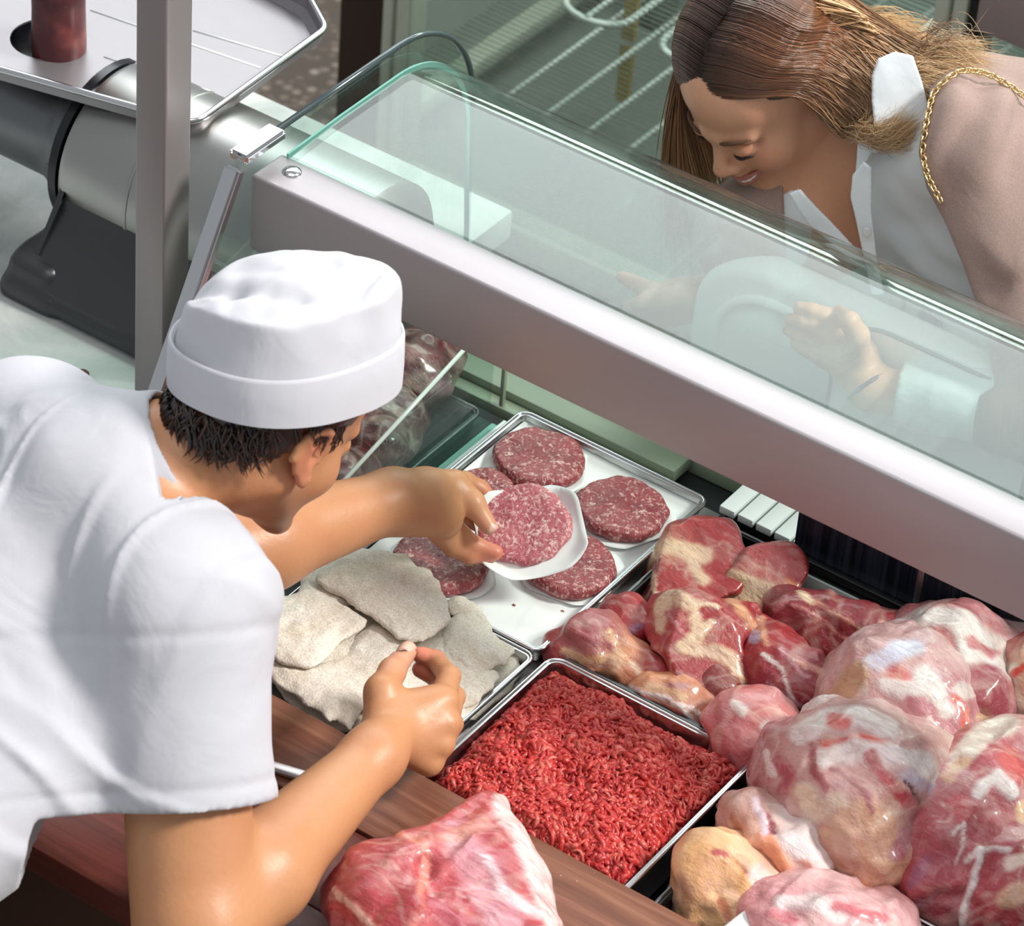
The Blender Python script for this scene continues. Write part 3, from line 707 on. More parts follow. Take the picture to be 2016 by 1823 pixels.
# the patty held in the left hand, tilted towards the camera
HELD = at_z(1029, 1032, 0.905)
HT = Matrix.Rotation(math.radians(27), 3, Vector((0.846, 0.533, 0.0))) @ Matrix.Rotation(math.radians(-10), 3, Vector((-0.533, 0.846, 0.0))) @ Matrix.Rotation(math.radians(-60), 3, 'Z')
HELD_N = np.array(HT @ Vector((0, 0, 1)))
patty('burger_patty', HELD, 0.0465, 0.012, PATTY_P, 'pale raw burger patty held up in the left hand of the butcher', HT, 6, None, 1.12)
disc_paper('paper_square', HELD - HELD_N * 0.0074 + at_z(1045, 1046, 0.9) - at_z(1029, 1032, 0.9), 0.0555, 'white paper held under the patty in the hand of the butcher', HT, 6, (1, 1.10), 0.010)
for q, px in enumerate(((1012, 1191), (1108, 1203))):
    c = at_z(px[0], px[1], 0.838); s = Sdf(); s.ell(c, (0.0022, 0.0013, 0.0012), k=0.001)
    o = sdf_obj('meat_crumb', s, PATTY_D, res=0.0006, pad=0.002); tag(o, ('red crumb of meat in the middle of the bare tray paper', 'tiny crumb of meat by the edge of the tray paper')[q], 'crumb')

# ------------------------------------------------------------------ floured schnitzels
def flour_mat():
    m = Mat('floured_meat', 'e9e2d6', 0.85, 0, 0.2)
    v = m.noise(34, 5, 0.6); f = m.noise(420, 3, 0.7)
    c = m.ramp(v, [(0.25, 'dccfbd'), (0.55, 'ebe4d8'), (0.8, 'f2ede4')])
    c = m.mix(m.ramp(f, [(0.38, 0.45), (0.58, 0.0)]), c, 'b3a38e')
    c = m.mix(m.ramp(m.noise(52, 4, 0.6, None, 1.0), [(0.66, 0.0), (0.78, 0.55)]), c, 'c9a887')
    m.color(c).bump(f, 0.55, 0.002); m.bump(v, 0.3, 0.006); return m.m
FLOUR = flour_mat()
def slab(name, pix, z, thick, label, tiltx=0.0, tilty=0.0, bulge=0.006, seed=0, mat=FLOUR, cat='schnitzel', res=0.0026, smooth=1):
    P = np.array([at_z(x, y, z)[:2] for x, y in pix]); c = P.mean(0); pf = poly_sdf(smooth_loop(P, smooth))
    h = thick / 2
    def f(p):
        q = p + 0.0050 * np.stack([fbm(p, 60, 2, seed), fbm(p, 60, 2, seed + 9), 0 * p[..., 0]], -1)
        d2 = pf(q[..., 0], q[..., 1])
        zc = z + tiltx * (p[..., 0] - c[0]) + tilty * (p[..., 1] - c[1]) + bulge * (1 - np.exp(-np.clip(-d2, 0, 1) / 0.02)) + 0.0045 * hash_noise(p * [1, 1, 0], 24, seed + 2)
        hh = h * np.clip(0.45 + 0.55 * (-d2) / 0.010, 0.1, 1)
        w_ = np.stack([d2 + 0.001, np.abs(p[..., 2] - zc) - hh + 0.002], -1)
        return np.linalg.norm(np.maximum(w_, 0), axis=-1) + np.minimum(w_.max(-1), 0) - 0.002
    s = Sdf(); s.fn(f, (P[:, 0].min() - 0.01, P[:, 1].min() - 0.01, z - 0.03), (P[:, 0].max() + 0.01, P[:, 1].max() + 0.01, z + 0.03), 0.001)
    V, F, _ = s.mesh(res=res, pad=0.004, relax=1); V = V + 0.0011 * fbm(V, 110, 3, seed)[:, None] * np.array([0.3, 0.3, 1])
    o = link(name, np_mesh(name, V, F), mat); tag(o, label, cat); return o
slab('schnitzel', [(505, 1300), (720, 1330), (870, 1280), (1010, 1270), (1035, 1330), (930, 1420), (800, 1480), (690, 1450), (520, 1350)], 0.8375, 0.010, 'floured schnitzel at the bottom of the pile on the tray', 0, 0, 0.002, 11)
slab('schnitzel', [(560, 1230), (640, 1170), (760, 1180), (860, 1220), (900, 1290), (840, 1380), (740, 1400), (600, 1330)], 0.852, 0.012, 'floured schnitzel in the middle of the pile, mostly covered', 0, 0, 0.003, 21)
slab('schnitzel', [(472, 1215), (520, 1185), (575, 1200), (640, 1330), (560, 1345), (490, 1310)], 0.848, 0.009, 'floured schnitzel peeping out at the far left edge of the pile', 0, 0, 0.002, 12)
slab('schnitzel', [(800, 1280), (880, 1240), (935, 1270), (960, 1330), (935, 1395), (880, 1440), (790, 1400), (770, 1320)], 0.850, 0.009, 'small floured schnitzel behind the pinched fingers of the right hand', 0, 0, 0.004, 13)
slab('schnitzel', [(860, 1240), (910, 1205), (965, 1225), (1005, 1270), (1010, 1310), (960, 1320), (915, 1330), (870, 1290)], 0.856, 0.008, 'ragged floured schnitzel with yellow fat beside the tray end', 0, 0, 0.004, 14)
slab('schnitzel', [(872, 1182), (900, 1165), (945, 1190), (968, 1222), (940, 1232), (890, 1215)], 0.859, 0.007, 'narrow floured schnitzel tip between the big one and the tray paper', 0, 0, 0.003, 15)
slab('schnitzel', [(905, 1330), (960, 1312), (985, 1330), (960, 1365), (905, 1400), (880, 1390)], 0.854, 0.008, 'crumpled floured scrap beside the tray rim', 0, 0, 0.004, 18)
slab('schnitzel', [(512, 1290), (560, 1312), (640, 1318), (690, 1262), (730, 1222), (790, 1250), (815, 1320), (780, 1390), (722, 1385), (700, 1412), (690, 1432), (672, 1408), (640, 1414), (588, 1370), (530, 1342)], 0.859, 0.010, 'large floured schnitzel in front, nearest the wooden board', 0.0, 0.0, 0.004, 16)
slab('schnitzel', [(590, 1160), (600, 1120), (640, 1095), (700, 1075), (740, 1090), (720, 1180), (650, 1210), (590, 1200)], 0.864, 0.009, 'floured schnitzel at the back of the pile under the forearm', 0, 0, 0.003, 19)
slab('schnitzel', [(508, 1215), (520, 1190), (590, 1165), (640, 1168), (700, 1200), (732, 1225), (690, 1248), (650, 1280), (620, 1318), (575, 1312), (535, 1290), (512, 1260)], 0.872, 0.010, 'floured schnitzel on the left of the pile with a rounded lower end', 0.0, 0.02, 0.004, 17)
slab('schnitzel', [(612, 1140), (650, 1110), (700, 1092), (745, 1088), (800, 1098), (850, 1130), (880, 1180), (882, 1222), (855, 1250), (812, 1262), (770, 1250), (735, 1215), (690, 1185), (645, 1158)], 0.878, 0.011, 'largest floured schnitzel on top of the pile', 0.0, 0.03, 0.005, 20)

# ------------------------------------------------------------------ mince
def mince_mat():
    m = Mat('red_mince', 'b3302f', 0.33, 0, 0.5)
    c = m.mix(0.55, m.vcol(), m.ramp(m.noise(55, 4, 0.6), [(0.25, '8f1d22'), (0.55, 'bb3531'), (0.8, 'd05e50')]))
    m.color(c).bump(m.noise(260, 3), 0.5, 0.002); m.set('Subsurface Weight', 0.08); m.b.inputs['Subsurface Radius'].default_value = (0.006, 0.002, 0.001); return m.m
MINCE = mince_mat()
mx0, mx1, my0, my1 = 0.019, 0.249, -0.30, -0.006
def heap(x, y):
    ex = np.minimum(x - mx0, mx1 - x); ey = np.minimum(my1 - y, 0.08)
    e = np.clip(np.minimum(ex, ey) / 0.055, 0, 1); q = np.stack([x, y, 0 * x], -1)
    return 0.836 + 0.034 * e ** 0.55 + 0.006 * fbm(q, 17, 2, 21) + 0.0090 * hash_noise(q, 42, 4) - 0.022 * np.clip((-0.224 - y) / 0.014, 0, 1)
gx, gy = np.meshgrid(np.linspace(mx0 - 0.003, mx1 + 0.003, 110), np.linspace(-0.250, my1 + 0.004, 100), indexing='ij')
gz = heap(np.clip(gx, mx0, mx1), np.clip(gy, my0, my1)) - 0.003
V = np.stack([gx, gy, gz], -1).reshape(-1, 3); ii, jj = np.meshgrid(np.arange(109), np.arange(99), indexing='ij'); ii, jj = ii.ravel(), jj.ravel()
F = np.stack([ii * 100 + jj, (ii + 1) * 100 + jj, (ii + 1) * 100 + jj + 1, ii * 100 + jj + 1], -1)
parts = [(V, F)]; cols = [np.tile(lin('8f2024'), (len(V), 1))]
pal = [lin(c) for c in ('b5302e', 'c23b36', 'a32428', 'cf4f46', 'dd7d6e', '97202a', 'c24a42', 'bb332f')]
rg = np.random.default_rng(5)
for i in range(5200):
    x, y = rg.uniform(mx0 + 0.002, mx1 - 0.002), rg.uniform(-0.248, my1 - 0.002); L = rg.uniform(0.007, 0.018); az = rg.uniform(0, 2 * math.pi)
    az = 0.6 * az + 0.4 * (math.pi * float(hash_noise(np.array([[x, y, 0.0]]), 22, 8)[0]))
    n = 6; t = np.linspace(-0.5, 0.5, n); cv = rg.uniform(-2.4, 2.4)
    px_ = x + L * t * math.cos(az) - L * cv * (t * t) * math.sin(az); py_ = y + L * t * math.sin(az) + L * cv * (t * t) * math.cos(az)
    px_ = np.clip(px_, mx0 + 0.001, mx1 - 0.001); py_ = np.clip(py_, -0.2495, my1 - 0.001)
    pz_ = heap(px_, py_) + rg.uniform(-0.002, 0.0035) + rg.uniform(-0.006, 0.006) * t + 0.002 * np.sin(5 * t + i)
    v, f = tube_np(np.stack([px_, py_, pz_], -1), (0.0013 + 0.0024 * rg.random() ** 1.5) * np.array([0.55, 1, 1.05, 1, 0.95, 0.6]), 5)
    parts.append((v, f)); cols.append(np.tile(pal[rg.integers(len(pal))], (len(v), 1)))
V, F = join_np(parts)
tri = F[:, 2] == F[:, 3]; me = bpy.data.meshes.new('minced_meat')
F3 = np.vstack([F[~tri][:, [0, 1, 2]], F[~tri][:, [0, 2, 3]], F[tri][:, :3]])
me = np_mesh('minced_meat', V, F3, np.vstack(cols)); mo = link('minced_meat', me, MINCE); tag(mo, 'heap of red minced meat filling the deep steel tray', 'minced meat', kind='stuff')
# ------------------------------------------------------------------ meat cuts
E1, E2 = V3(0.846, 0.533, 0), V3(-0.533, 0.846, 0)
def axes(deg=0, pitch=0):
    c, s_ = math.cos(math.radians(deg)), math.sin(math.radians(deg)); a = c * E1 + s_ * E2; b = -s_ * E1 + c * E2; u = V3(0, 0, 1)
    cp, sp = math.cos(math.radians(pitch)), math.sin(math.radians(pitch)); return np.stack([cp * a + sp * u, b, -sp * a + cp * u])
def meat_mat(name, grain=0.35, membrane=0.3, fat=0.15, rough=0.30):
    m = Mat(name, 'b04048', rough, 0, 0.5)
    c = m.vcol()
    g = m.noise(1.0, 5, 0.65, m.coord((40, 230, 110), (0.3, 0.4, 0.9)), 0.8); big = m.noise(20, 5, 0.6, None, 0.6); fine = m.noise(210, 3, 0.6)
    c = m.mix(m.math('MULTIPLY', m.ramp(g, [(0.32, 1.0), (0.52, 0.0)]), grain), c, '7d1c26')
    c = m.mix(m.math('MULTIPLY', m.ramp(m.noise(13, 5, 0.68, None, 0.9), [(0.50, 0.0), (0.66, 1.0)]), membrane), c, 'efe0e2')
    vein = m.ramp(m.noise(9, 3, 0.5, None, 0.8), [(0.47, 0.0), (0.50, 1.0), (0.53, 0.0)])
    c = m.mix(m.math('MULTIPLY', vein, fat), c, 'f0d8c8')
    st = m.ramp(m.noise(1.0, 4, 0.6, m.coord((14, 60, 34), (0.8, 0.2, 0.3)), 0.6), [(0.54, 0.0), (0.70, 1.0)])
    c = m.mix(m.math('MULTIPLY', st, fat), c, 'efd0bf')
    c = m.mix(m.math('MULTIPLY', m.ramp(fine, [(0.60, 0.0), (0.75, 1.0)]), 0.14), c, 'f0cfc4')
    c = m.mix(m.math('MULTIPLY', m.ramp(big, [(0.36, 1.0), (0.56, 0.0)]), 0.28), c, '8c2430')
    m.color(c)
    m.set('Roughness', m.math('ADD', m.math('MULTIPLY', big, 0.30), rough - 0.12))
    m.bump(big, 0.5, 0.006); m.bump(g, 0.45, 0.003); m.bump(m.noise(75, 4, 0.6, None, 0.5), 0.4, 0.003); m.bump(fine, 0.30, 0.0015)
    m.set('Subsurface Weight', 0.05); m.b.inputs['Subsurface Radius'].default_value = (0.008, 0.002, 0.0015)
    m.set('Coat Weight', 0.5); m.set('Coat Roughness', 0.14); return m.m
BEEF = meat_mat('raw_beef', 0.55, 0.06, 0.22, 0.30)
JOINT = meat_mat('raw_joint_with_membrane', 0.30, 0.26, 0.26, 0.26)
SKIN_FAT = meat_mat('fat_and_skin', 0.06, 0.20, 0.10, 0.36)
RED, DKR, PNK, FAT, YFT, MEM, ORG, PUR, TAN = [lin(c) for c in ('ab3034', '78171d', 'cc7c80', 'ecc9a8', 'e2b283', 'efdedb', 'd27c4e', '8f5a7c', 'cc9c7c')]
def meat(label, prims, mat=BEEF, paints=(), res=0.0032, amp=0.003, freq=38, seed=0, carve=(), cuts=(), rough=1.0, cat='meat', name='meat_cut', extra=None):
    s = Sdf()
    for p in prims:
        px, py, z, r, rot, col = p[:6]; k = p[6] if len(p) > 6 else 0.02; pitch = p[7] if len(p) > 7 else 0
        s.ell(at_z(px, py, z), np.array(r) * (0.93 if mat is BEEF else 0.97), axes(rot, pitch), k, col)
    if extra: extra(s)
    for c in carve:
        pts, z, r = c; q = [at_z(x, y, z) for x, y in pts]
        for a_, b_ in zip(q, q[1:]): s.cap(a_, b_, r, r, 0.012, None, True)
    def shape(P):
        w_ = P + 0.010 * np.stack([hash_noise(P, 22, seed + 40), hash_noise(P, 22, seed + 41), hash_noise(P, 22, seed + 42)], -1)
        rid = 1 - np.abs(hash_noise(w_ * [1.0, 1.0, 0.8], 27, seed + 50)) * 2.2
        return rough * (amp * 1.3 * fbm(P, freq, 2, seed) + 0.0075 * hash_noise(P, 15, seed + 60) - 0.0045 * np.clip(rid, -0.3, 1) + 0.0016 * hash_noise(P, 95, seed + 70))
    cl = None
    if cuts:
        pl_ = [(at_z(*c[:3]), nrm(c[3])) for c in cuts]
        def cl(P):
            d = np.full(P.shape[:-1], -1.0)
            for p0, n_ in pl_: d = np.maximum(d, (P - p0) @ n_ + 0.0022 * hash_noise(P, 42, seed + 80) + 0.0012 * hash_noise(P, 110, seed + 81))
            return d
    V, F, C = s.mesh(res=res, noise=(shape,), colscale=0.005, clip=cl)
    px = to_px(V) + 8 * np.stack([hash_noise(V, 45, seed), hash_noise(V, 45, seed + 3)], -1) + 2.5 * np.stack([hash_noise(V, 150, seed), hash_noise(V, 150, seed + 3)], -1)
    N = np.zeros_like(V); fn_ = np.cross(V[F[:, 2]] - V[F[:, 0]], V[F[:, 3]] - V[F[:, 1]])
    for k in range(4): np.add.at(N, F[:, k], fn_)
    N /= np.linalg.norm(N, axis=1)[:, None] + 1e-12
    off = np.zeros(len(V))
    for pt in paints:
        pts, wd, col = pt[:3]; lift = pt[3] if len(pt) > 3 else 0.0008; al = pt[4] if len(pt) > 4 else 1.0
        pts = np.array(pts, float).reshape(-1, 2)
        if len(pts) == 1: pts = np.vstack([pts, pts + 0.1])
        d = np.full(len(V), 1e9)
        for a_, b_ in zip(pts, pts[1:]):
            e = b_ - a_; t = np.clip(((px - a_) @ e) / (e @ e + 1e-9), 0, 1); d = np.minimum(d, np.linalg.norm(px - a_ - t[:, None] * e, axis=1))
        wgt = np.clip((wd - d) / (0.55 * wd) + 0.35, 0, 1) * al; C = C * (1 - wgt[:, None]) + np.array(col) * wgt[:, None]; off += wgt * lift
    V = V + N * off[:, None]
    o = link(name, np_mesh(name, V, F, np.clip(C, 0, 1)), mat); tag(o, label, cat); return o

# --- beef cuts in the far black tray
meat('beef slab with round muscle and pale fat band, far end of the beef tray',
     [(1385, 1075, 0.868, (0.040, 0.042, 0.026), 20, RED), (1325, 1150, 0.858, (0.030, 0.036, 0.032), 10, RED, 0.012), (1410, 1132, 0.862, (0.026, 0.026, 0.022), 0, RED, 0.010),
      (1270, 1170, 0.835, (0.024, 0.040, 0.036), 0, DKR), (1340, 1110, 0.855, (0.032, 0.030, 0.026), -30, FAT, 0.008)],
     BEEF, [([(1278, 1095), (1310, 1072), (1352, 1085), (1392, 1098)], 17, FAT), ([(1345, 1085), (1385, 1140)], 12, FAT), ([(1292, 1120), (1286, 1160), (1310, 1185)], 5, FAT), ([(1215, 1185), (1222, 1160)], 13, TAN)], seed=1, cuts=[(1385, 1080, 0.878, (0.417 * 0.5, -0.661 * 0.5, 0.624 * 0.5 + 0.55)), (1320, 1145, 0.876, (0.35, -0.35, 0.85)), (1290, 1130, 0.86, (-0.75, -0.45, 0.35))])
meat('marbled beef steak standing on a pale fat foot beside the dark splash panel',
     [(1508, 1120, 0.868, (0.036, 0.036, 0.024), 10, RED), (1545, 1130, 0.860, (0.016, 0.026, 0.026), 0, RED), (1470, 1165, 0.845, (0.032, 0.026, 0.026), -25, FAT, 0.01), (1530, 1160, 0.845, (0.022, 0.026, 0.026), 0, RED)],
     BEEF, [([(1425, 1150), (1455, 1140), (1505, 1165), (1520, 1185)], 20, FAT), ([(1452, 1175), (1500, 1195)], 14, lin('f0c6a0')), ([(1440, 1125), (1470, 1140)], 5, FAT), ([(1550, 1150), (1572, 1160)], 8, ORG)], seed=2, cuts=[(1505, 1115, 0.876, (0.25, -0.40, 0.85)), (1475, 1175, 0.850, (0.30, -0.75, 0.5))])
meat('large beef slice with branching cream fat seam in the middle of the beef tray',
     [(1335, 1230, 0.880, (0.048, 0.044, 0.034), -30, RED), (1400, 1300, 0.872, (0.040, 0.040, 0.038), -30, RED), (1430, 1225, 0.875, (0.042, 0.036, 0.024), -30, RED, 0.012), (1395, 1345, 0.850, (0.028, 0.026, 0.036), 0, DKR, 0.01), (1455, 1345, 0.845, (0.018, 0.026, 0.036), 0, DKR, 0.01)],
     BEEF, [([(1300, 1235), (1303, 1195), (1325, 1178), (1370, 1190)], 13, FAT, 0.002), ([(1370, 1215), (1378, 1245), (1345, 1275), (1392, 1278), (1440, 1302), (1462, 1345)], 15, FAT, 0.002), ([(1378, 1245), (1400, 1225)], 8, FAT, 0.002), ([(1440, 1175), (1475, 1215), (1490, 1240)], 10, lin('e8a27c')), ([(1315, 1200), (1350, 1250)], 4, PNK), ([(1400, 1325), (1430, 1340)], 7, DKR), ([(1350, 1180), (1420, 1195)], 4, FAT)],
     seed=3, cuts=[(1385, 1255, 0.893, (0.42, -0.40, 0.78)), (1300, 1270, 0.880, (-0.60, -0.60, 0.55))], carve=[([(1240, 1280), (1310, 1335)], 0.885, 0.004)])
meat('dark red glossy muscle piece lying under the steel rail next to the pale leg joint',
     [(1590, 1215, 0.868, (0.052, 0.036, 0.032), -22, lin('8c2a33')), (1690, 1250, 0.862, (0.052, 0.034, 0.032), -30, lin('8f2d36')), (1745, 1235, 0.860, (0.026, 0.024, 0.022), 0, RED), (1640, 1265, 0.852, (0.05, 0.03, 0.028), -28, DKR)],
     BEEF, [([(1560, 1190), (1630, 1220), (1690, 1285)], 4, lin('c97a72')), ([(1610, 1180), (1680, 1225), (1735, 1280)], 4, lin('d08a78')), ([(1520, 1200), (1545, 1180)], 8, PNK), ([(1735, 1225), (1765, 1245)], 8, lin('e09a8a')), ([(1575, 1170), (1600, 1180)], 6, FAT)], seed=4, freq=26, amp=0.004)
meat('red muscle with a bluish sheen beside the neck slice, dipping towards the pale joints',
     [(1510, 1295, 0.866, (0.034, 0.034, 0.034), -25, RED), (1565, 1340, 0.862, (0.048, 0.034, 0.032), -30, lin('9c3340')), (1600, 1365, 0.850, (0.034, 0.026, 0.026), -30, DKR), (1495, 1245, 0.868, (0.022, 0.022, 0.020), 0, RED)],
     BEEF, [([(1495, 1290), (1540, 1320), (1560, 1390)], 4, MEM), ([(1530, 1280), (1590, 1330)], 5, lin('d8a0a8')), ([(1475, 1240), (1488, 1248)], 13, lin('c0b0cc')), ([(1500, 1225), (1505, 1270)], 6, lin('e8a27c')), ([(1570, 1300), (1630, 1330)], 6, lin('e0a090')), ([(1510, 1340), (1580, 1400)], 4, lin('caa0b0'))], seed=5, freq=26)  # lilac patch imitates the bluish sheen in the vertex colours
meat('fatty beef piece with a rounded red end behind the corner of the mince tray',
     [(1165, 1255, 0.862, (0.032, 0.034, 0.030), -20, lin('a8565a')), (1200, 1290, 0.845, (0.046, 0.034, 0.030), -25, lin('d9966a'), 0.014), (1130, 1285, 0.835, (0.032, 0.03, 0.026), 0, RED), (1280, 1325, 0.838, (0.036, 0.024, 0.028), -30, RED)],
     BEEF, [([(1110, 1280), (1150, 1300), (1200, 1300)], 9, YFT), ([(1200, 1250), (1222, 1290), (1205, 1320)], 12, lin('e9b98f')), ([(1245, 1300), (1270, 1335), (1300, 1345)], 7, FAT), ([(1140, 1240), (1210, 1275)], 5, PNK)], seed=6)
meat('small red beef piece wedged between the round-ended piece and the neck slice',
     [(1245, 1225, 0.855, (0.034, 0.030, 0.026), 20, RED), (1215, 1215, 0.845, (0.022, 0.03, 0.026), 0, DKR)], BEEF, [([(1240, 1245), (1258, 1232)], 9, PUR)], seed=7)
meat('flat orange and white streaked rib piece along the rim of the mince tray',
     [(1300, 1372, 0.836, (0.044, 0.024, 0.026), -28, lin('dd9468')), (1365, 1400, 0.832, (0.034, 0.026, 0.030), -28, lin('c98060'))],
     SKIN_FAT, [([(1250, 1352), (1310, 1375), (1370, 1420)], 5, MEM, 0.002), ([(1265, 1370), (1340, 1410)], 4, RED), ([(1280, 1350), (1345, 1370)], 9, YFT), ([(1330, 1385), (1395, 1410)], 4, MEM, 0.002), ([(1310, 1345), (1350, 1345)], 7, PUR, 0, 0.5)], seed=8)
meat('brown-red beef end hanging below the neck slice beside the streaked rib piece',
     [(1415, 1375, 0.832, (0.024, 0.024, 0.030), 0, lin('8c4a40')), (1380, 1360, 0.84, (0.02, 0.02, 0.03), 0, DKR)], BEEF, [], seed=9)
meat('pink muscle lying by the far corner of the mince tray',
     [(1470, 1425, 0.855, (0.036, 0.036, 0.036), -30, lin('cf6f70')), (1520, 1445, 0.850, (0.034, 0.034, 0.034), -30, lin('d07c7c')), (1440, 1450, 0.84, (0.022, 0.03, 0.034), 0, lin('c05a5e')), (1500, 1490, 0.832, (0.03, 0.03, 0.03), 0, lin('b04a50'))],
     JOINT, [([(1450, 1385), (1465, 1400)], 12, MEM), ([(1510, 1430), (1550, 1450)], 11, MEM), ([(1430, 1440), (1460, 1440)], 10, lin('d98080'))], seed=10)

# --- large leg joints in the steel-edged black tray
meat('pale-rimmed pink leg joint at the back, next to the dark splash panel',
     [(1880, 1300, 0.880, (0.064, 0.070, 0.072), -20, PNK), (1900, 1400, 0.860, (0.055, 0.060, 0.075), -20, lin('a84a58')), (1820, 1240, 0.875, (0.038, 0.04, 0.03), -20, PNK), (1960, 1300, 0.87, (0.040, 0.05, 0.05), -30, lin('d9a0a0'))],
     JOINT, [([(1790, 1235), (1840, 1212), (1900, 1225), (1955, 1270), (1995, 1310)], 24, MEM), ([(1815, 1275), (1830, 1260)], 24, lin('d97a74')), ([(1880, 1240), (1900, 1290), (1985, 1305)], 12, MEM), ([(1915, 1265), (1955, 1290)], 12, lin('cf7a80')), ([(1780, 1250), (1800, 1262)], 16, lin('e2c0b4')), ([(1905, 1350), (1960, 1390), (1925, 1450)], 46, lin('a54c58'), 0, 0.8)], seed=11, freq=24, amp=0.003)  # lit pale rim and darker shaded front painted into the vertex colours
meat('membrane-covered leg joint with a round red patch, between the back and biggest joints',
     [(1760, 1365, 0.890, (0.078, 0.075, 0.070), -25, lin('dba8a8')), (1820, 1440, 0.872, (0.060, 0.06, 0.070), -25, lin('cf8a92')), (1680, 1370, 0.862, (0.044, 0.05, 0.055), 20, TAN), (1770, 1300, 0.900, (0.04, 0.04, 0.03), 0, lin('d8cfe0')), (1850, 1380, 0.880, (0.04, 0.05, 0.05), 0, MEM)],
     JOINT, [([(1725, 1300), (1770, 1282), (1800, 1275)], 20, lin('ddd4e6')), ([(1765, 1330), (1785, 1345)], 24, lin('d96a66')), ([(1740, 1350), (1775, 1362), (1830, 1350), (1865, 1400)], 17, MEM, 0.002), ([(1820, 1330), (1840, 1360)], 22, MEM), ([(1705, 1300), (1703, 1370), (1710, 1400)], 7, MEM), ([(1625, 1395), (1670, 1360), (1690, 1330)], 30, TAN), ([(1780, 1440), (1740, 1400)], 17, lin('cf7a86')), ([(1790, 1385), (1830, 1400)], 17, lin('c8808a')), ([(1850, 1450), (1820, 1500)], 24, lin('b07a92')), ([(1880, 1370), (1900, 1400), (1905, 1440), (1880, 1500)], 9, lin('e05a44')), ([(1800, 1430), (1830, 1420), (1870, 1460)], 8, MEM), ([(1885, 1350), (1905, 1365)], 12, MEM)],
     seed=12, freq=22, amp=0.0035)
meat('biggest leg joint at the front with a beige fat face and a long red streak',
     [(1690, 1545, 0.895, (0.086, 0.085, 0.080), -25, lin('cf9c97')), (1720, 1650, 0.870, (0.058, 0.06, 0.072), -35, TAN), (1785, 1545, 0.885, (0.060, 0.06, 0.055), -25, lin('dcc2b8')), (1560, 1530, 0.872, (0.046, 0.06, 0.06), 0, lin('b8747a')), (1660, 1440, 0.900, (0.050, 0.040, 0.032), -15, MEM), (1790, 1620, 0.860, (0.05, 0.05, 0.065), -40, lin('a8646a')), (1590, 1600, 0.862, (0.04, 0.05, 0.05), 0, lin('d0a890'))],
     JOINT, [([(1575, 1450), (1620, 1415), (1680, 1410), (1745, 1430)], 22, MEM), ([(1640, 1420), (1670, 1425)], 12, lin('d9625c')), ([(1620, 1460), (1700, 1456), (1735, 1462)], 7, lin('d8564e')), ([(1625, 1490), (1680, 1480), (1740, 1485), (1810, 1500), (1850, 1540)], 22, MEM, 0.002), ([(1716, 1490), (1740, 1525), (1770, 1560), (1800, 1585)], 14, lin('b83f45')), ([(1605, 1470), (1600, 1515), (1625, 1550)], 9, lin('a84a58')), ([(1535, 1505), (1560, 1530), (1545, 1555)], 20, lin('b5606c')), ([(1580, 1560), (1600, 1600), (1650, 1580)], 24, lin('ecd6bf')), ([(1660, 1620), (1710, 1600), (1755, 1640), (1740, 1700), (1700, 1690)], 32, lin('cf9f80')), ([(1620, 1640), (1690, 1720), (1740, 1735)], 16, lin('d3a184')), ([(1790, 1530), (1840, 1560)], 15, lin('cdbccb')), ([(1785, 1540), (1815, 1590)], 3, lin('5a3030'), -0.002), ([(1800, 1620), (1770, 1680)], 24, lin('a05a60')), ([(1510, 1480), (1520, 1520)], 8, MEM), ([(1635, 1515), (1690, 1540), (1720, 1595)], 6, lin('b06a70'))],
     seed=13, freq=20, amp=0.004)
meat('long red joint with white streaks filling the right side in front of the big joint',
     [(1925, 1590, 0.880, (0.064, 0.10, 0.070), -35, lin('bb5a60')), (1890, 1690, 0.855, (0.085, 0.085, 0.065), -45, lin('b04a52')), (1990, 1530, 0.880, (0.055, 0.06, 0.06), 0, lin('d8a0a0')), (1930, 1500, 0.87, (0.045, 0.06, 0.05), 40, TAN), (2010, 1700, 0.862, (0.08, 0.09, 0.06), -40, lin('ad4148')), (1960, 1790, 0.83, (0.06, 0.05, 0.04), -30, lin('b0555a'))],
     JOINT, [([(1885, 1500), (1930, 1450), (1985, 1425)], 22, lin('e6d2c6')), ([(1870, 1530), (1900, 1500)], 14, YFT, 0, 0.7), ([(1990, 1500), (2000, 1520)], 24, lin('d9605e')), ([(1925, 1560), (1960, 1530), (1990, 1560)], 14, MEM), ([(1880, 1580), (1900, 1600)], 16, lin('c8434a')), ([(1930, 1680), (1915, 1740), (1890, 1823)], 8, MEM, 0.003), ([(1900, 1690), (1930, 1670), (1990, 1670)], 7, MEM), ([(1870, 1640), (1900, 1620), (1880, 1700)], 4, MEM), ([(1960, 1690), (1930, 1780)], 20, lin('b03a44')), ([(1990, 1695), (2016, 1690)], 14, lin('ecd2c4')), ([(2008, 1585), (2012, 1610)], 11, YFT), ([(1980, 1770), (2016, 1750)], 22, lin('e0b090')), ([(1800, 1720), (1820, 1700), (1790, 1740)], 14, PUR, 0, 0.6), ([(1860, 1700), (1840, 1740)], 30, lin('a04050'), 0, 0.6)],
     seed=14, freq=26, amp=0.005)
meat('red and white joint at the right edge of the frame behind the streaked joint',
     [(2010, 1365, 0.875, (0.018, 0.04, 0.055), 0, FAT), (2050, 1360, 0.87, (0.05, 0.06, 0.07), 0, lin('c8484a'))],
     JOINT, [([(1990, 1320), (1993, 1370), (2005, 1410)], 15, lin('f0dccb')), ([(1995, 1330), (2016, 1310)], 8, lin('e04638'))], seed=15)
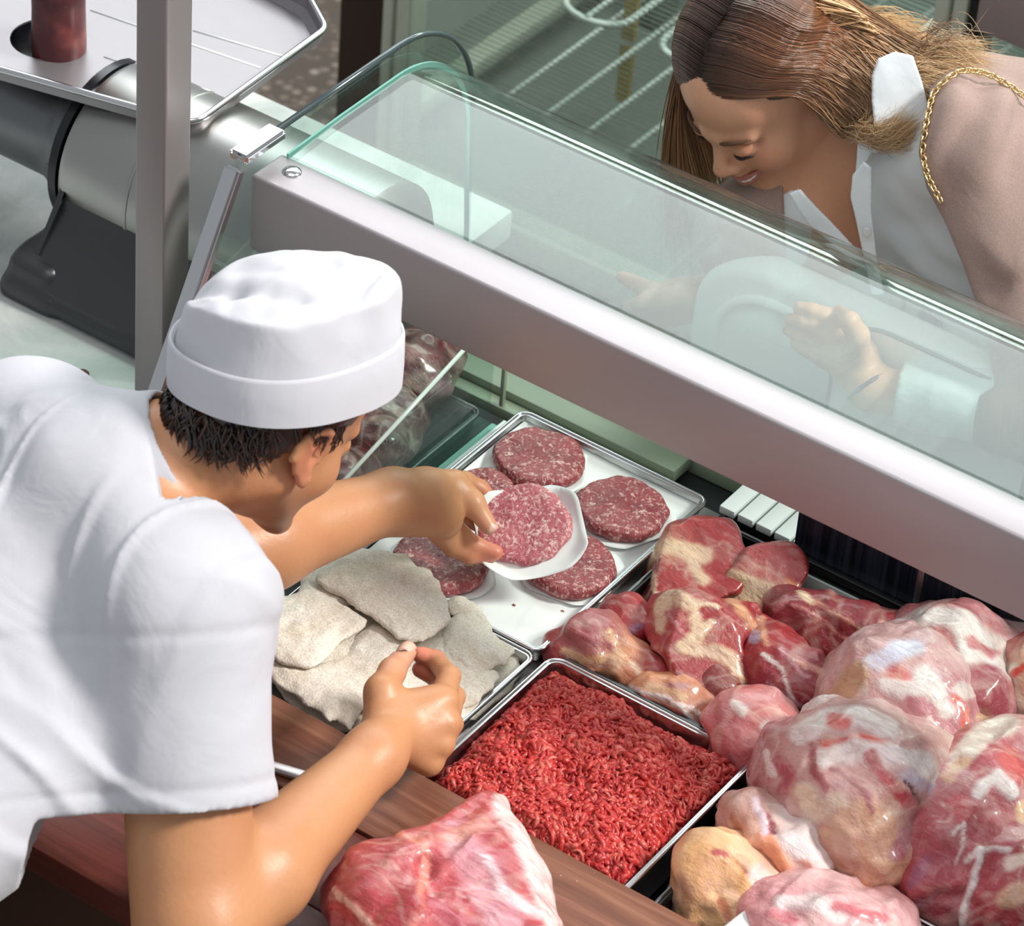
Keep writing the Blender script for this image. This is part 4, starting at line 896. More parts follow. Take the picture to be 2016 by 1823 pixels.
meat('bone end with gristle and orange fat in front of the biggest joint',
     [(1575, 1672, 0.870, (0.044, 0.036, 0.034), -35, MEM), (1475, 1608, 0.870, (0.038, 0.036, 0.034), -40, lin('c99c90')), (1520, 1672, 0.868, (0.050, 0.026, 0.026), -50, lin('df9a74'), 0.01), (1450, 1625, 0.845, (0.022, 0.03, 0.03), 0, lin('c98a70')), (1630, 1730, 0.840, (0.050, 0.026, 0.024), -35, lin('d0908c')), (1520, 1620, 0.868, (0.018, 0.03, 0.022), -30, lin('dcb8b8'))],
     SKIN_FAT, [([(1560, 1660), (1600, 1690), (1620, 1700)], 26, lin('f3e6e4'), 0.002), ([(1500, 1640), (1540, 1700), (1555, 1730)], 13, lin('e2926a'), 0.003), ([(1490, 1580), (1505, 1640)], 10, lin('dcc6d0')), ([(1515, 1610), (1520, 1640)], 9, lin('8c2c34'), -0.002), ([(1440, 1610), (1460, 1660)], 9, lin('b07058')), ([(1580, 1700), (1640, 1750)], 8, lin('e0a08c')), ([(1620, 1745), (1690, 1770)], 8, lin('b85a5a'))],
     seed=16, freq=34, amp=0.004, carve=[([(1470, 1655), (1520, 1715)], 0.872, 0.004)])
meat('yellow-skinned fatty piece in the near black tray beside the mince tray',
     [(1415, 1738, 0.850, (0.040, 0.038, 0.042), -25, YFT, 0.02), (1368, 1765, 0.838, (0.026, 0.036, 0.044), 0, YFT), (1480, 1755, 0.845, (0.046, 0.04, 0.036), -35, lin('e6b8a0')), (1392, 1672, 0.878, (0.012, 0.016, 0.014), 0, lin('ecc090'), 0.03), (1380, 1710, 0.862, (0.026, 0.03, 0.026), 0, YFT, 0.03), (1440, 1790, 0.83, (0.05, 0.05, 0.04), 0, YFT)],
     SKIN_FAT, [([(1380, 1680), (1350, 1790)], 26, lin('e3ae72'), 0, 0.7), ([(1405, 1678), (1440, 1690), (1490, 1740)], 5, lin('b8504a'), -0.001), ([(1440, 1700), (1475, 1770)], 16, lin('eeb270'), 0, 0.8), ([(1420, 1770), (1440, 1810)], 9, lin('b5603c'), -0.001, 0.8), ([(1490, 1720), (1540, 1770)], 20, lin('e8c4b8'))], seed=17, freq=26, amp=0.003)
meat('pale pink joint at the bottom edge of the frame lying on white paper',
     [(1620, 1830, 0.852, (0.080, 0.060, 0.045), -25, lin('e2b4b4')), (1540, 1830, 0.845, (0.05, 0.05, 0.045), 0, lin('d98c90')), (1720, 1850, 0.84, (0.05, 0.05, 0.04), -25, lin('d9a0a0'))],
     JOINT, [([(1540, 1775), (1600, 1770), (1650, 1800)], 18, MEM), ([(1520, 1800), (1560, 1815)], 12, lin('d0707a')), ([(1640, 1780), (1740, 1805)], 10, lin('cf7078'))], seed=18)
def corner_paper(u, v):
    a, b, c, d = [at_z(*p, z) for p, z in (((1395, 1850), 0.866), ((1512, 1764), 0.872), ((1520, 1850), 0.868), ((1480, 1900), 0.86))]
    p = (a * (1 - u) + b * u) * (1 - v) + (d * (1 - u) + c * u) * v; return (p[0], p[1], p[2] + 0.004 * math.sin(3 * u + 2 * v))
cp = sheet_grid('paper_sheet', corner_paper, 14, 14, PAPER, None, 0.0005); tag(cp, 'white paper sheet under the pale joint at the bottom edge', 'paper')

# --- big chunk of meat on the wooden counter
pts_c = np.array([at_z(*p, 0.93)[:2] for p in ((640, 1772), (820, 1640), (985, 1562), (1040, 1670), (1118, 1850), (1150, 2010), (880, 2060), (740, 1900))])
pc = poly_sdf(smooth_loop(pts_c, 1)); cc = pts_c.mean(0)
def chunk(P):
    d2 = pc(P[..., 0], P[..., 1]); top = 0.950 + 0.020 * (1 - np.exp(-np.clip(-d2, 0, 1) / 0.03)); mid = (0.861 + top) / 2
    q = np.stack([d2 + 0.024, np.abs(P[..., 2] - mid) - (top - mid) + 0.024], -1)
    return np.linalg.norm(np.maximum(q, 0), axis=-1) + np.minimum(q.max(-1), 0) - 0.024
def add_chunk(s): s.fn(chunk, (pts_c[:, 0].min() - 0.02, pts_c[:, 1].min() - 0.02, 0.85), (pts_c[:, 0].max() + 0.02, pts_c[:, 1].max() + 0.02, 0.99), 0.02, lin('b5454b'))
meat('big glossy red chunk of beef with a deep crease lying on the wooden counter',
     [(740, 1765, 0.915, (0.055, 0.05, 0.050), 20, lin('a83a40'), 0.03)], BEEF,
     [([(830, 1640), (985, 1552)], 34, lin('bf4a4a'), 0, 0.9), ([(1000, 1580), (1050, 1700), (1100, 1830)], 26, lin('efd9d4'), 0.001), ([(900, 1650), (950, 1720), (990, 1810)], 40, lin('cf949e'), 0, 0.8), ([(870, 1650), (960, 1620)], 14, lin('e08a80')), ([(660, 1755), (720, 1810), (760, 1840)], 9, lin('eab8a8')), ([(790, 1640), (830, 1660), (835, 1740), (815, 1830)], 9, lin('e08a78')), ([(720, 1760), (770, 1720), (800, 1790)], 34, lin('a8363e'), 0, 0.8), ([(960, 1690), (990, 1760), (1060, 1800)], 10, lin('e8c8cc')), ([(870, 1790), (900, 1830)], 26, lin('b04a58'), 0, 0.9)],  # whitish stroke down the right ridge is a painted sheen
     seed=19, freq=20, amp=0.004, carve=[([(812, 1650), (838, 1700), (842, 1760), (835, 1860)], 0.968, 0.006), ([(842, 1790), (905, 1765)], 0.972, 0.003)], extra=add_chunk)

# --- dark meat behind the glass divider
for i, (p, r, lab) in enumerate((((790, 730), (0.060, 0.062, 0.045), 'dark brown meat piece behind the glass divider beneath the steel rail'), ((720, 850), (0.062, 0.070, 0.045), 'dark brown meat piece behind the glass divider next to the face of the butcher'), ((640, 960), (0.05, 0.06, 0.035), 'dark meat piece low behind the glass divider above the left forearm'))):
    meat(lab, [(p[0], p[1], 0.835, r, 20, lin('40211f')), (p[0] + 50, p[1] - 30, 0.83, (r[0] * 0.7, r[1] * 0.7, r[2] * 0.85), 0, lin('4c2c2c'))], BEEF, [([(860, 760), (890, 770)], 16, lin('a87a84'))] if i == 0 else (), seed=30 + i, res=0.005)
# ------------------------------------------------------------------ figure helpers
def skin_mat(name, base, red, rough=0.45):
    m = Mat(name, base, rough, 0, 0.45)
    c = m.mix(m.ramp(m.noise(16, 4, 0.6), [(0.35, 0.0), (0.75, 0.30)]), m.vcol(), red)
    c = m.mix(m.ramp(m.noise(260, 2, 0.6), [(0.55, 0.0), (0.80, 0.14)]), c, '8a5236')
    m.color(c).bump(m.noise(190, 3, 0.6), 0.22, 0.0012); m.bump(m.noise(42, 3), 0.12, 0.003)
    m.set('Subsurface Weight', 0.10); m.b.inputs['Subsurface Radius'].default_value = (0.010, 0.004, 0.002); m.set('Subsurface Scale', 1.0); return m.m
class Frame:
    """local axes: x towards the person's right ear, y forward, z up"""
    def __init__(s, c, fwd, up, sc=1.0):
        s.c = np.asarray(c, float); s.y = nrm(fwd); s.x = nrm(np.cross(s.y, up)); s.z = np.cross(s.x, s.y)
        s.M = np.stack([s.x, s.y, s.z]); s.s = sc
    def p(s, x, y, z): return s.c + s.s * (x * s.x + y * s.y + z * s.z)
    def loc(s, P): return ((P - s.c) @ s.M.T) / s.s
def head_sdf(S, f, skin, male=True, ears=True):
    e = lambda c, r, k=0.014, col=skin, M=None, sub=False: S.ell(f.p(*c), np.array(r) * f.s, f.M if M is None else M, k, col, sub)
    cp = lambda a, b, ra, rb, k=0.01, col=skin: S.cap(f.p(*a), f.p(*b), ra * f.s, rb * f.s, k, col)
    e((0, -0.012, 0.036), (0.075, 0.094, 0.082)); e((0, 0.034, -0.028), (0.060, 0.060, 0.084), 0.02); e((0, 0.044, 0.046), (0.060, 0.046, 0.050), 0.02)
    w_ = 0.054 if male else 0.049
    for sx in (-1, 1):
        cp((sx * w_, 0.0, -0.045), (sx * 0.018, 0.074, -0.104), 0.016, 0.014, 0.02)
        e((sx * 0.036, 0.058, -0.036), (0.025, 0.026, 0.026), 0.02)
        cp((sx * 0.044, 0.074, 0.016), (sx * 0.010, 0.091, 0.014), 0.007, 0.0085, 0.014)
    e((0, 0.080, -0.105), (0.020, 0.015, 0.015), 0.016)
    for sx in (-1, 1): e((sx * 0.032, 0.100, -0.003), (0.017, 0.017, 0.0115), 0.012, None, None, True)
    cp((0, 0.090, 0.006), (0, 0.111, -0.033), 0.0065, 0.0095, 0.010); e((0, 0.110, -0.035), (0.0105, 0.010, 0.009), 0.006)
    for sx in (-1, 1): e((sx * 0.0115, 0.101, -0.039), (0.0075, 0.009, 0.0065), 0.006)
    cp((0, 0.086, -0.05), (0, 0.092, -0.066), 0.013, 0.014, 0.014)
    for sx in (-1, 1): e((sx * 0.032, 0.0795, -0.004), (0.0145, 0.0135, 0.0125), 0.003)
    if ears:
        for sx in (-1, 1):
            P = [(sx * (0.078 + 0.010 * math.sin(t) ** 2), -0.012 - 0.017 * math.cos(t), -0.004 + 0.031 * math.sin(t)) for t in np.linspace(-0.3, math.pi + 0.2, 9)]
            for a, b in zip(P, P[1:]): cp(a, b, 0.0042, 0.0042, 0.004)
            e((sx * 0.079, -0.010, -0.004), (0.0045, 0.016, 0.027), 0.006); e((sx * 0.081, 0.001, -0.031), (0.006, 0.008, 0.010), 0.006)
            cp((sx * 0.081, -0.002, -0.020), (sx * 0.082, -0.020, 0.012), 0.004, 0.004, 0.004); e((sx * 0.085, -0.004, -0.003), (0.005, 0.007, 0.010), 0.004, None, None, True)
def finger(S, pts, rad, skin, k=0.004, tipcol=None):
    for i in range(len(pts) - 1):
        S.cap(pts[i], pts[i + 1], rad[i], rad[i + 1], k, skin if i < len(pts) - 2 or tipcol is None else tipcol)
def nail(name, tip, prev, normal, w, mat, parent):
    d = nrm(np.asarray(tip) - np.asarray(prev)); n = nrm(normal - d * np.dot(normal, d)); b = np.cross(n, d); P = []
    for u in np.linspace(-1, 1, 6):
        for v in np.linspace(-1, 1, 7): P.append(np.asarray(tip) + d * (u * w * 0.95 - w * 0.1) + b * (v * w * 0.85) + n * (w * 1.02 - 0.55 * w * v * v - 0.12 * w * u * u))
    F = [(i * 7 + j, (i + 1) * 7 + j, (i + 1) * 7 + j + 1, i * 7 + j + 1) for i in range(5) for j in range(6)]
    o = link(name, np_mesh(name, P, F), mat, parent); md = o.modifiers.new('solid', 'SOLIDIFY'); md.thickness = 0.0006; return o
def join_meshes(name, parts, mat, parent):
    V = np.vstack([p[0] for p in parts]); o = 0; F = []
    for p in parts: F.append(p[1] + o); o += len(p[0])
    return link(name, np_mesh(name, V, np.vstack(F), np.vstack([p[2] for p in parts])), mat, parent)
def paint(V, C, pts, r, col, amt=1.0):
    pts = np.array(pts, float).reshape(-1, 3); d = np.full(len(V), 1e9)
    if len(pts) == 1: pts = np.vstack([pts, pts + 1e-5])
    for a, b in zip(pts, pts[1:]):
        e = b - a; t = np.clip((V - a) @ e / (e @ e + 1e-14), 0, 1); d = np.minimum(d, np.linalg.norm(V - a - t[:, None] * e, axis=1))
    w_ = np.clip(1.5 - 1.5 * d / r, 0, 1)[:, None] * amt; return C * (1 - w_) + np.array(col) * w_
def strands(name, curves, rad, mat, parent, sides=3, cols=None):
    parts, cc = [], []
    for i, P in enumerate(curves):
        n = len(P); t = np.linspace(0, 1, n); r = (rad[i] if np.ndim(rad) else rad) * np.clip(np.minimum(0.5 + t * 6, (1.02 - t) * 2.2), 0.05, 1)
        v, f = tube_np(P, r, sides, 1.0, False); parts.append((v, f))
        if cols is not None: cc.append(np.repeat(cols[i], sides, axis=0) if np.ndim(cols[i]) == 2 else np.tile(cols[i], (len(v), 1)))
    V, F = join_np(parts); return link(name, np_mesh(name, V, F, np.vstack(cc) if cols is not None else None), mat, parent)
def hair_mat(name, rough=0.32, streak=0.3):
    m = Mat(name, '3a2418', rough, 0, 0.5); m.color(m.vcol()); m.set('Coat Weight', 0.25); m.set('Coat Roughness', 0.3); return m.m
def cloth_mat(name, base, dark, weave=900, rough=0.85, fuzz=0.3):
    m = Mat(name, base, rough, 0, 0.2)
    f = m.noise(weave, 2, 0.6); g = m.noise(7, 3, 0.5)
    c = m.mix(m.math('MULTIPLY', m.ramp(f, [(0.35, 1.0), (0.65, 0.0)]), fuzz), base, dark); m.color(c)
    m.bump(m.noise(14, 3, 0.5, None, 0.8), 0.35, 0.008); m.bump(f, 0.15, 0.0006)
    m.set('Sheen Weight', 0.15); return m.m
# ------------------------------------------------------------------ butcher
SKB = lin('c08a62'); SKB_RED = 'b56f52'; SKIN_B = skin_mat('tanned_skin', 'c08a62', 'b87355', 0.42)
COT = cloth_mat('white_cotton', 'bfbfc5', 'b0b0ba', 700, 0.9, 0.25)
NAIL = Mat('fingernail', 'e2b3a0', 0.3).m
bt = empty('person', (-0.42, -0.74, 0.0), 'man in white cap and white short-sleeved shirt bending over the counter holding a burger patty', 'person')
Rsh, Lsh = V3(-0.085, -0.485, 1.185), V3(-0.385, -0.345, 1.150)
Relb = at_z(395, 1830, 0.955); Rwr = at_z(735, 1490, 0.958)
Lelb = at_z(335, 1125, 1.00); Lwr = at_z(775, 985, 0.962)
C7 = V3(-0.235, -0.395, 1.215); PEL = V3(-0.43, -0.76, 0.93)
SP = nrm(C7 - PEL); LAT = nrm(Rsh - Lsh); DEP = nrm(np.cross(LAT, SP)); TM = np.stack([LAT, DEP, SP])
hf = V3(0.26 * math.cos(0.60), 0.965 * math.cos(0.60), -math.sin(0.60)); hu = V3(0.26 * math.sin(0.60), 0.965 * math.sin(0.60), math.cos(0.60))
HB = Frame(at_y(528, 808, -0.28), hf, hu, 0.95)
# head, neck and torso skin
S = Sdf(); head_sdf(S, HB, SKB, True)
S.cap(C7 + DEP * 0.0, HB.p(0, -0.03, -0.05), 0.062, 0.056, 0.03, SKB)
S.ell(PEL + SP * 0.30 + (DEP if DEP[1] > 0 else -DEP) * 0.02, (0.155, 0.09, 0.20), TM, 0.03, SKB); S.ell(PEL, (0.155, 0.10, 0.13), TM, 0.03, SKB)
S.cap(Lsh + LAT * 0.03, C7, 0.055, 0.05, 0.03, SKB); S.cap(Rsh - LAT * 0.03, C7, 0.055, 0.05, 0.03, SKB)
Vh, Fh, Ch = S.mesh(res=0.0034)
Ch = paint(Vh, Ch, [HB.p(0.082, -0.01, 0.02), HB.p(0.082, -0.01, -0.03)], 0.02, lin('c98264'), 0.8)
Ch = paint(Vh, Ch, [HB.p(-0.06, 0.02, -0.06), HB.p(-0.03, 0.07, -0.095), HB.p(0.03, 0.07, -0.095), HB.p(0.06, 0.02, -0.06)], 0.030, lin('8d6450'), 0.6)
# right arm and hand (pinching a little salt above the schnitzels)
def zpt(x, y, z): return at_z(x, y, z)
S = Sdf(); S.cap(Rsh + LAT * -0.01, Relb + LAT * -0.016, 0.062, 0.056, 0.02, SKB); S.cap(Relb, Relb + (Rwr - Relb) * 0.32, 0.048, 0.049, 0.02, SKB); S.cap(Relb + (Rwr - Relb) * 0.32, Rwr, 0.049, 0.0285, 0.02, SKB)
K = [zpt(870, 1382, 0.957), zpt(874, 1424, 0.945), zpt(864, 1464, 0.931), zpt(844, 1500, 0.916)]     # knuckles index..little
S.cap(Rwr, zpt(775, 1440, 0.950), 0.0275, 0.026, 0.02, SKB)
for k, r0 in zip(K, (0.0165, 0.0165, 0.0155, 0.0145)): S.cap(zpt(770, 1450, 0.945), k, 0.022, r0, 0.007, SKB)
S.cap(zpt(790, 1400, 0.955), zpt(840, 1390, 0.955), 0.022, 0.018, 0.014, SKB)
RED_T = lin('cf7a66')
t0, t1, t2, t3 = zpt(752, 1445, 0.950), zpt(752, 1362, 0.972), zpt(772, 1322, 0.972), zpt(800, 1284, 0.962)
finger(S, [t0, t1, t2, t3], [0.021, 0.0165, 0.0125, 0.0100], SKB, 0.008, lin('d39a80'))
finger(S, [K[0], zpt(884, 1332, 0.948), zpt(858, 1300, 0.938), zpt(826, 1288, 0.943)], [0.0145, 0.0112, 0.0098, 0.0085], SKB, 0.004, RED_T)
finger(S, [K[1], zpt(893, 1372, 0.930), zpt(862, 1335, 0.918), zpt(828, 1318, 0.926)], [0.0145, 0.0112, 0.0098, 0.0088], SKB, 0.004, RED_T)
finger(S, [K[2], zpt(890, 1425, 0.910), zpt(858, 1400, 0.900), zpt(835, 1375, 0.910)], [0.0138, 0.0108, 0.0096, 0.0085], SKB, 0.004, RED_T)
finger(S, [K[3], zpt(872, 1470, 0.900), zpt(845, 1450, 0.892), zpt(820, 1425, 0.900)], [0.0125, 0.0098, 0.0088, 0.0078], SKB, 0.004, RED_T)
for k in K: S.ell(k + RT * 0.004 + UP * 0.002, (0.0105, 0.0105, 0.0095), None, 0.005, SKB)
pass
Vr, Fr, Cr = S.mesh(res=0.0021, clip=lambda P: (P - (Rsh + (Relb - Rsh) * 0.25)) @ nrm(Rsh - Relb))
# left arm and hand, thumb above and fingers below the held patty
S = Sdf(); S.cap(Lsh, Lelb, 0.050, 0.043, 0.02, SKB); S.cap(Lelb, Lelb + (Lwr - Lelb) * 0.40, 0.048, 0.048, 0.02, SKB); S.cap(Lelb + (Lwr - Lelb) * 0.40, Lwr, 0.048, 0.031, 0.02, SKB)
S.cap(Lwr, zpt(850, 985, 0.950), 0.030, 0.027, 0.02, SKB); S.cap(zpt(800, 1000, 0.950), zpt(872, 1022, 0.935), 0.027, 0.021, 0.016, SKB)
S.cap(zpt(840, 965, 0.955), zpt(885, 965, 0.945), 0.024, 0.018, 0.016, SKB)
finger(S, [zpt(830, 975, 0.955), zpt(895, 957, 0.955), zpt(930, 990, 0.945), zpt(962, 1036, 0.928)], [0.021, 0.0155, 0.0122, 0.0092], SKB, 0.008, lin('d09474'))
finger(S, [zpt(875, 950, 0.935), zpt(915, 948, 0.925), zpt(945, 962, 0.915), zpt(968, 985, 0.905)], [0.0145, 0.0108, 0.0095, 0.0082], SKB, 0.004, RED_T)
finger(S, [zpt(872, 1025, 0.925), zpt(905, 1055, 0.905), zpt(935, 1075, 0.897), zpt(975, 1088, 0.892)], [0.0160, 0.0120, 0.0100, 0.0085], SKB, 0.004, RED_T)
finger(S, [zpt(862, 1040, 0.922), zpt(892, 1075, 0.897), zpt(925, 1092, 0.889), zpt(960, 1094, 0.886)], [0.0150, 0.0112, 0.0098, 0.0082], SKB, 0.004, RED_T)
finger(S, [zpt(865, 1000, 0.920), zpt(910, 1015, 0.897), zpt(945, 1030, 0.890), zpt(985, 1045, 0.886)], [0.0140, 0.0105, 0.0095, 0.0080], SKB, 0.004, RED_T)
Vl, Fl, Cl = S.mesh(res=0.0021)
for V_, C_ in ((Vr, Cr), (Vl, Cl)): pass
body = join_meshes('body', [(Vh, Fh, Ch), (Vr, Fr, Cr), (Vl, Fl, Cl)], SKIN_B, bt)
nail('nail', t3, t2, nrm(V3(0.1, -0.3, 1)), 0.0098, NAIL, body)
nail('nail', zpt(962, 1036, 0.928), zpt(930, 990, 0.945), nrm(V3(0.5, -0.3, 1)), 0.0090, NAIL, body)
# shirt: torso and short sleeves with hems
S = Sdf()
FRT = DEP if DEP[1] > 0 else -DEP
S.ell(PEL + SP * 0.30 + FRT * 0.02, (0.178, 0.112, 0.225), TM, 0.04); S.ell(PEL + SP * 0.02, (0.178, 0.128, 0.20), TM, 0.05)
S.cap(at_y(110, 1490, -0.60), at_y(-160, 1640, -0.72), 0.075, 0.09, 0.06); S.cap(Lsh + LAT * 0.01, C7 + LAT * -0.05 + SP * -0.02, 0.075, 0.072, 0.04); S.cap(Rsh - LAT * 0.01, C7 + LAT * 0.05 + SP * -0.02, 0.075, 0.072, 0.04)
S.cap(C7 - SP * 0.03, C7 + (HB.p(0, -0.03, -0.05) - C7) * 0.12, 0.078, 0.072, 0.03)
RH = Rsh + (Relb - Rsh) * 0.60; LH = Lsh + (Lelb - Lsh) * 0.55
S.cap(Rsh + LAT * -0.01, RH + LAT * -0.016, 0.080, 0.080, 0.035); S.cap(Lsh, LH, 0.072, 0.070, 0.035)
nk = nrm(HB.p(0, -0.03, -0.05) - C7)
def shirt_clip(P):
    # sleeve hems and neck opening
    dr = nrm(Relb - Rsh); a = np.minimum((P - RH) @ dr, 0.16 - np.linalg.norm(P - RH - dr * 0.06, axis=-1))
    dl = nrm(Lelb - Lsh); b = np.minimum((P - LH) @ dl, 0.14 - np.linalg.norm(P - LH - dl * 0.06, axis=-1))
    c = np.minimum((P - (C7 + nk * 0.040)) @ nk, 0.12 - np.linalg.norm(P - C7, axis=-1))
    d = (PEL - SP * 0.10 - P) @ SP
    return np.maximum(np.maximum(a, b), np.maximum(c, d))
def folds(P):
    q = (P - Rsh) ; x, y, z_ = q @ LAT, q @ DEP, q @ SP
    arm = Rsh + V3(-0.05, -0.02, -0.20); dv = P - arm; rr = np.linalg.norm(dv, axis=-1); ang = np.arctan2(dv @ SP, dv @ LAT)
    star = np.clip(rr / 0.06 - 0.6, 0, 1) * np.exp(-((rr - 0.09) / 0.07) ** 2) * np.sin(ang * 7 + 3 * hash_noise(P, 9, 2))
    w1 = 0.02 * np.stack([hash_noise(P, 7, 31), hash_noise(P, 7, 32), hash_noise(P, 7, 33)], -1); x, y, z_ = x + w1[..., 0], y + w1[..., 1], z_ + w1[..., 2]
    lng = hash_noise(np.stack([x * 15 + z_ * 5, y * 4, z_ * 3 - x * 2], -1), 1.0, 5); l2 = hash_noise(np.stack([x * 8 - z_ * 17, y * 5, z_ * 5 + x * 5], -1), 1.0, 6)
    rg1 = np.clip(1 - np.abs(lng) * 5, 0, 1) * np.clip(hash_noise(P, 6, 41) + 0.45, 0, 1); rg2 = np.clip(1 - np.abs(l2) * 5, 0, 1) * np.clip(hash_noise(P, 6, 42) + 0.40, 0, 1)
    dr_ = nrm(Relb - Rsh); seam = np.exp(-(((P - Rsh) @ dr_ - 0.012) / 0.005) ** 2) + np.exp(-(((P - RH) @ dr_ + 0.020) / 0.004) ** 2)
    return 0.0065 * star - 0.0065 * rg1 - 0.0060 * rg2 + 0.005 * (0.5 - np.abs(lng)) * 0.6 + 0.003 * hash_noise(P, 14, 8) + 0.0018 * seam * (np.linalg.norm(P - Rsh, axis=-1) < 0.30)
shirt = sdf_obj('shirt', S, COT, bt, res=0.0038, clip=shirt_clip, noise=(folds,), relax=1)
shirt['label'] = 'white cotton shirt with short sleeves'
def ring_band(name, c, axis, r, wdt, mat, parent, sides=40, thick=0.003, sq=1.0):
    return lathe(name, [(r - thick, -wdt / 2), (r, -wdt / 2), (r + 0.001, 0), (r, wdt / 2), (r - thick, wdt / 2), (r - thick, -wdt / 2)], mat, parent, tuple(c), tuple(axis), sides)
pass  # ring_band('sleeve_hem', RH - nrm(Relb - Rsh) * 0.010, nrm(Relb - Rsh), 0.0755, 0.022, COT, bt)
# stand collar
S = Sdf(); cB, cT = C7 + nk * 0.008, C7 + nk * 0.060
S.cap(cB, cT, 0.0735, 0.0665, 0.01); S.cap(cB - nk * 0.05, cT + nk * 0.06, 0.0665, 0.0600, 0.004, None, True)
sdf_obj('collar', S, COT, bt, res=0.0030, clip=lambda P: np.maximum((P - cT) @ nk + 0.03 * ((P - C7) @ DEP) / 0.08, (cB - P) @ nk))
# trousers and shoes
S = Sdf(); TRO = cloth_mat('brown_trousers', '4b3626', '36261b', 500, 0.9, 0.3)
S.ell(PEL - SP * 0.02 + V3(0, 0, -0.03), (0.180, 0.130, 0.13), None, 0.05)
legx = nrm(V3(LAT[0], LAT[1], 0))
for sx in (-1, 1):
    hip = PEL + legx * sx * 0.09 + V3(0, 0, -0.05); kn_ = V3(hip[0] + 0.02, hip[1] + 0.02, 0.50); an = V3(hip[0], hip[1] - 0.02, 0.09)
    S.cap(hip, kn_, 0.090, 0.068, 0.04); S.cap(kn_, an, 0.066, 0.055, 0.03)
sdf_obj('trousers', S, TRO, bt, res=0.009)
for sx in (-1, 1):
    a_ = V3(PEL[0] + legx[0] * sx * 0.09, PEL[1] + legx[1] * sx * 0.09 - 0.02, 0.0); S = Sdf(); fw = nrm(V3(DEP[0], DEP[1], 0)) * (1 if DEP[1] > 0 else -1)
    S.cap(a_ + V3(0, 0, 0.05) - fw * 0.05, a_ + V3(0, 0, 0.042) + fw * 0.14, 0.045, 0.040, 0.02); S.cap(a_ + V3(0, 0, 0.05), a_ + V3(0, 0, 0.11), 0.05, 0.05, 0.03)
    sdf_obj('shoe', S, BLACK, bt, res=0.007, clip=lambda P: 0.002 - P[..., 2])
# cap: turned-up band and soft folded crown
cu = nrm(V3(-0.143, 0.204, 0.969)); cy_ = nrm(HB.y - cu * np.dot(HB.y, cu)); cx_ = np.cross(cy_, cu)
RIM = at_y(561, 752, -0.272)
def cap_pt(a, h, off=0.0):
    ca, sa = math.cos(a), math.sin(a); e = 2.35
    n_ = (abs(ca) ** e + abs(sa) ** e) ** (-1 / e)
    return RIM + cx_ * (0.0965 + off) * n_ * ca + cy_ * (0.1060 + off) * n_ * sa + cu * h
na = 72; bm = bmesh.new(); prof = [(0.0, 0.0), (0.0005, 0.002), (0.020, 0.0026), (0.046, 0.0020), (0.0495, 0.0010), (0.050, -0.0005), (0.046, -0.003), (0.0, -0.003)]
rings = [[bm.verts.new(cap_pt(2 * math.pi * i / na, h + 0.006 * math.sin(2 * math.pi * i / na) * (h / 0.06), o_)) for i in range(na)] for h, o_ in prof]
for A, B in zip(rings, rings[1:] + rings[:1]):
    for i in range(na): bm.faces.new((A[i], A[(i + 1) % na], B[(i + 1) % na], B[i]))
CAPM = cloth_mat('white_cap_cloth', 'c6c6cc', 'b8b8c1', 900, 0.9, 0.2)
hat = link('cap', bm_mesh('cap', bm), CAPM, bt, smooth=60); hat['label'] = 'white cloth cap with a turned-up band'
V, n_r = [], 26
for k in range(n_r + 1):
    t = k / n_r
    for i in range(na):
        a = 2 * math.pi * i / na; ca, sa = math.cos(a), math.sin(a); fr_ = 0.5 + 0.5 * (0.75 * sa + 0.66 * ca)      # high corner towards the front right
        Hh = 0.090 + 0.016 * fr_; lean = 0.84 + 0.10 * fr_ ** 1.5
        if t < 0.5: h = Hh * t / 0.5; rad = 1 + (lean - 1) * (t / 0.5) ** 1.3
        else:
            u = (t - 0.5) / 0.5; h = Hh * (1 - u * u) + 0.098 * u * u + (0.020 - 0.012 * (fr_ * (1 - u) + 0.5 * u)) * (1 - (1 - u) ** 2); rad = lean * (1 - u)
            edge = math.exp(-(u / 0.10) ** 2); h -= 0.004 * edge
        V.append(RIM + (cap_pt(a, 0.0, 0.0012) - RIM) * rad + cu * h)
V = np.array(V); rel = (V - RIM); lx, ly, lh = rel @ cx_, rel @ cy_, rel @ cu; top = np.clip((lh - 0.045) / 0.04, 0, 1)
def groove(x0, y0, x1, y1, wd, dp):
    e = np.array([x1 - x0, y1 - y0]); t_ = np.clip(((lx - x0) * e[0] + (ly - y0) * e[1]) / (e @ e), 0, 1); d_ = np.hypot(lx - x0 - t_ * e[0], ly - y0 - t_ * e[1]); return -dp * np.exp(-(d_ / wd) ** 2)
cr_ = groove(-0.070, -0.055, -0.020, -0.052, 0.012, 0.012) + groove(-0.020, -0.052, 0.045, -0.030, 0.010, 0.010) + groove(0.050, 0.055, 0.075, 0.010, 0.007, 0.009) + groove(-0.01, 0.06, 0.04, 0.02, 0.010, 0.005)
V = V + cu * (top * (cr_ + 0.007 * hash_noise(V, 24, 4) + 0.003 * hash_noise(V, 60, 5)))[:, None]
V = V + ((0.0035 * top + 0.001) * hash_noise(V, 34, 9))[:, None] * nrm(cx_)
F = [(k * na + i, k * na + (i + 1) % na, (k + 1) * na + (i + 1) % na, (k + 1) * na + i) for k in range(n_r) for i in range(na)]
cr = link('crown', np_mesh('crown', V, F), CAPM, hat); _b = bmesh.new(); _b.from_mesh(cr.data); bmesh.ops.remove_doubles(_b, verts=_b.verts, dist=1e-5); _b.to_mesh(cr.data); _b.free(); md = cr.modifiers.new('sub', 'SUBSURF'); md.levels = 1; md.render_levels = 1
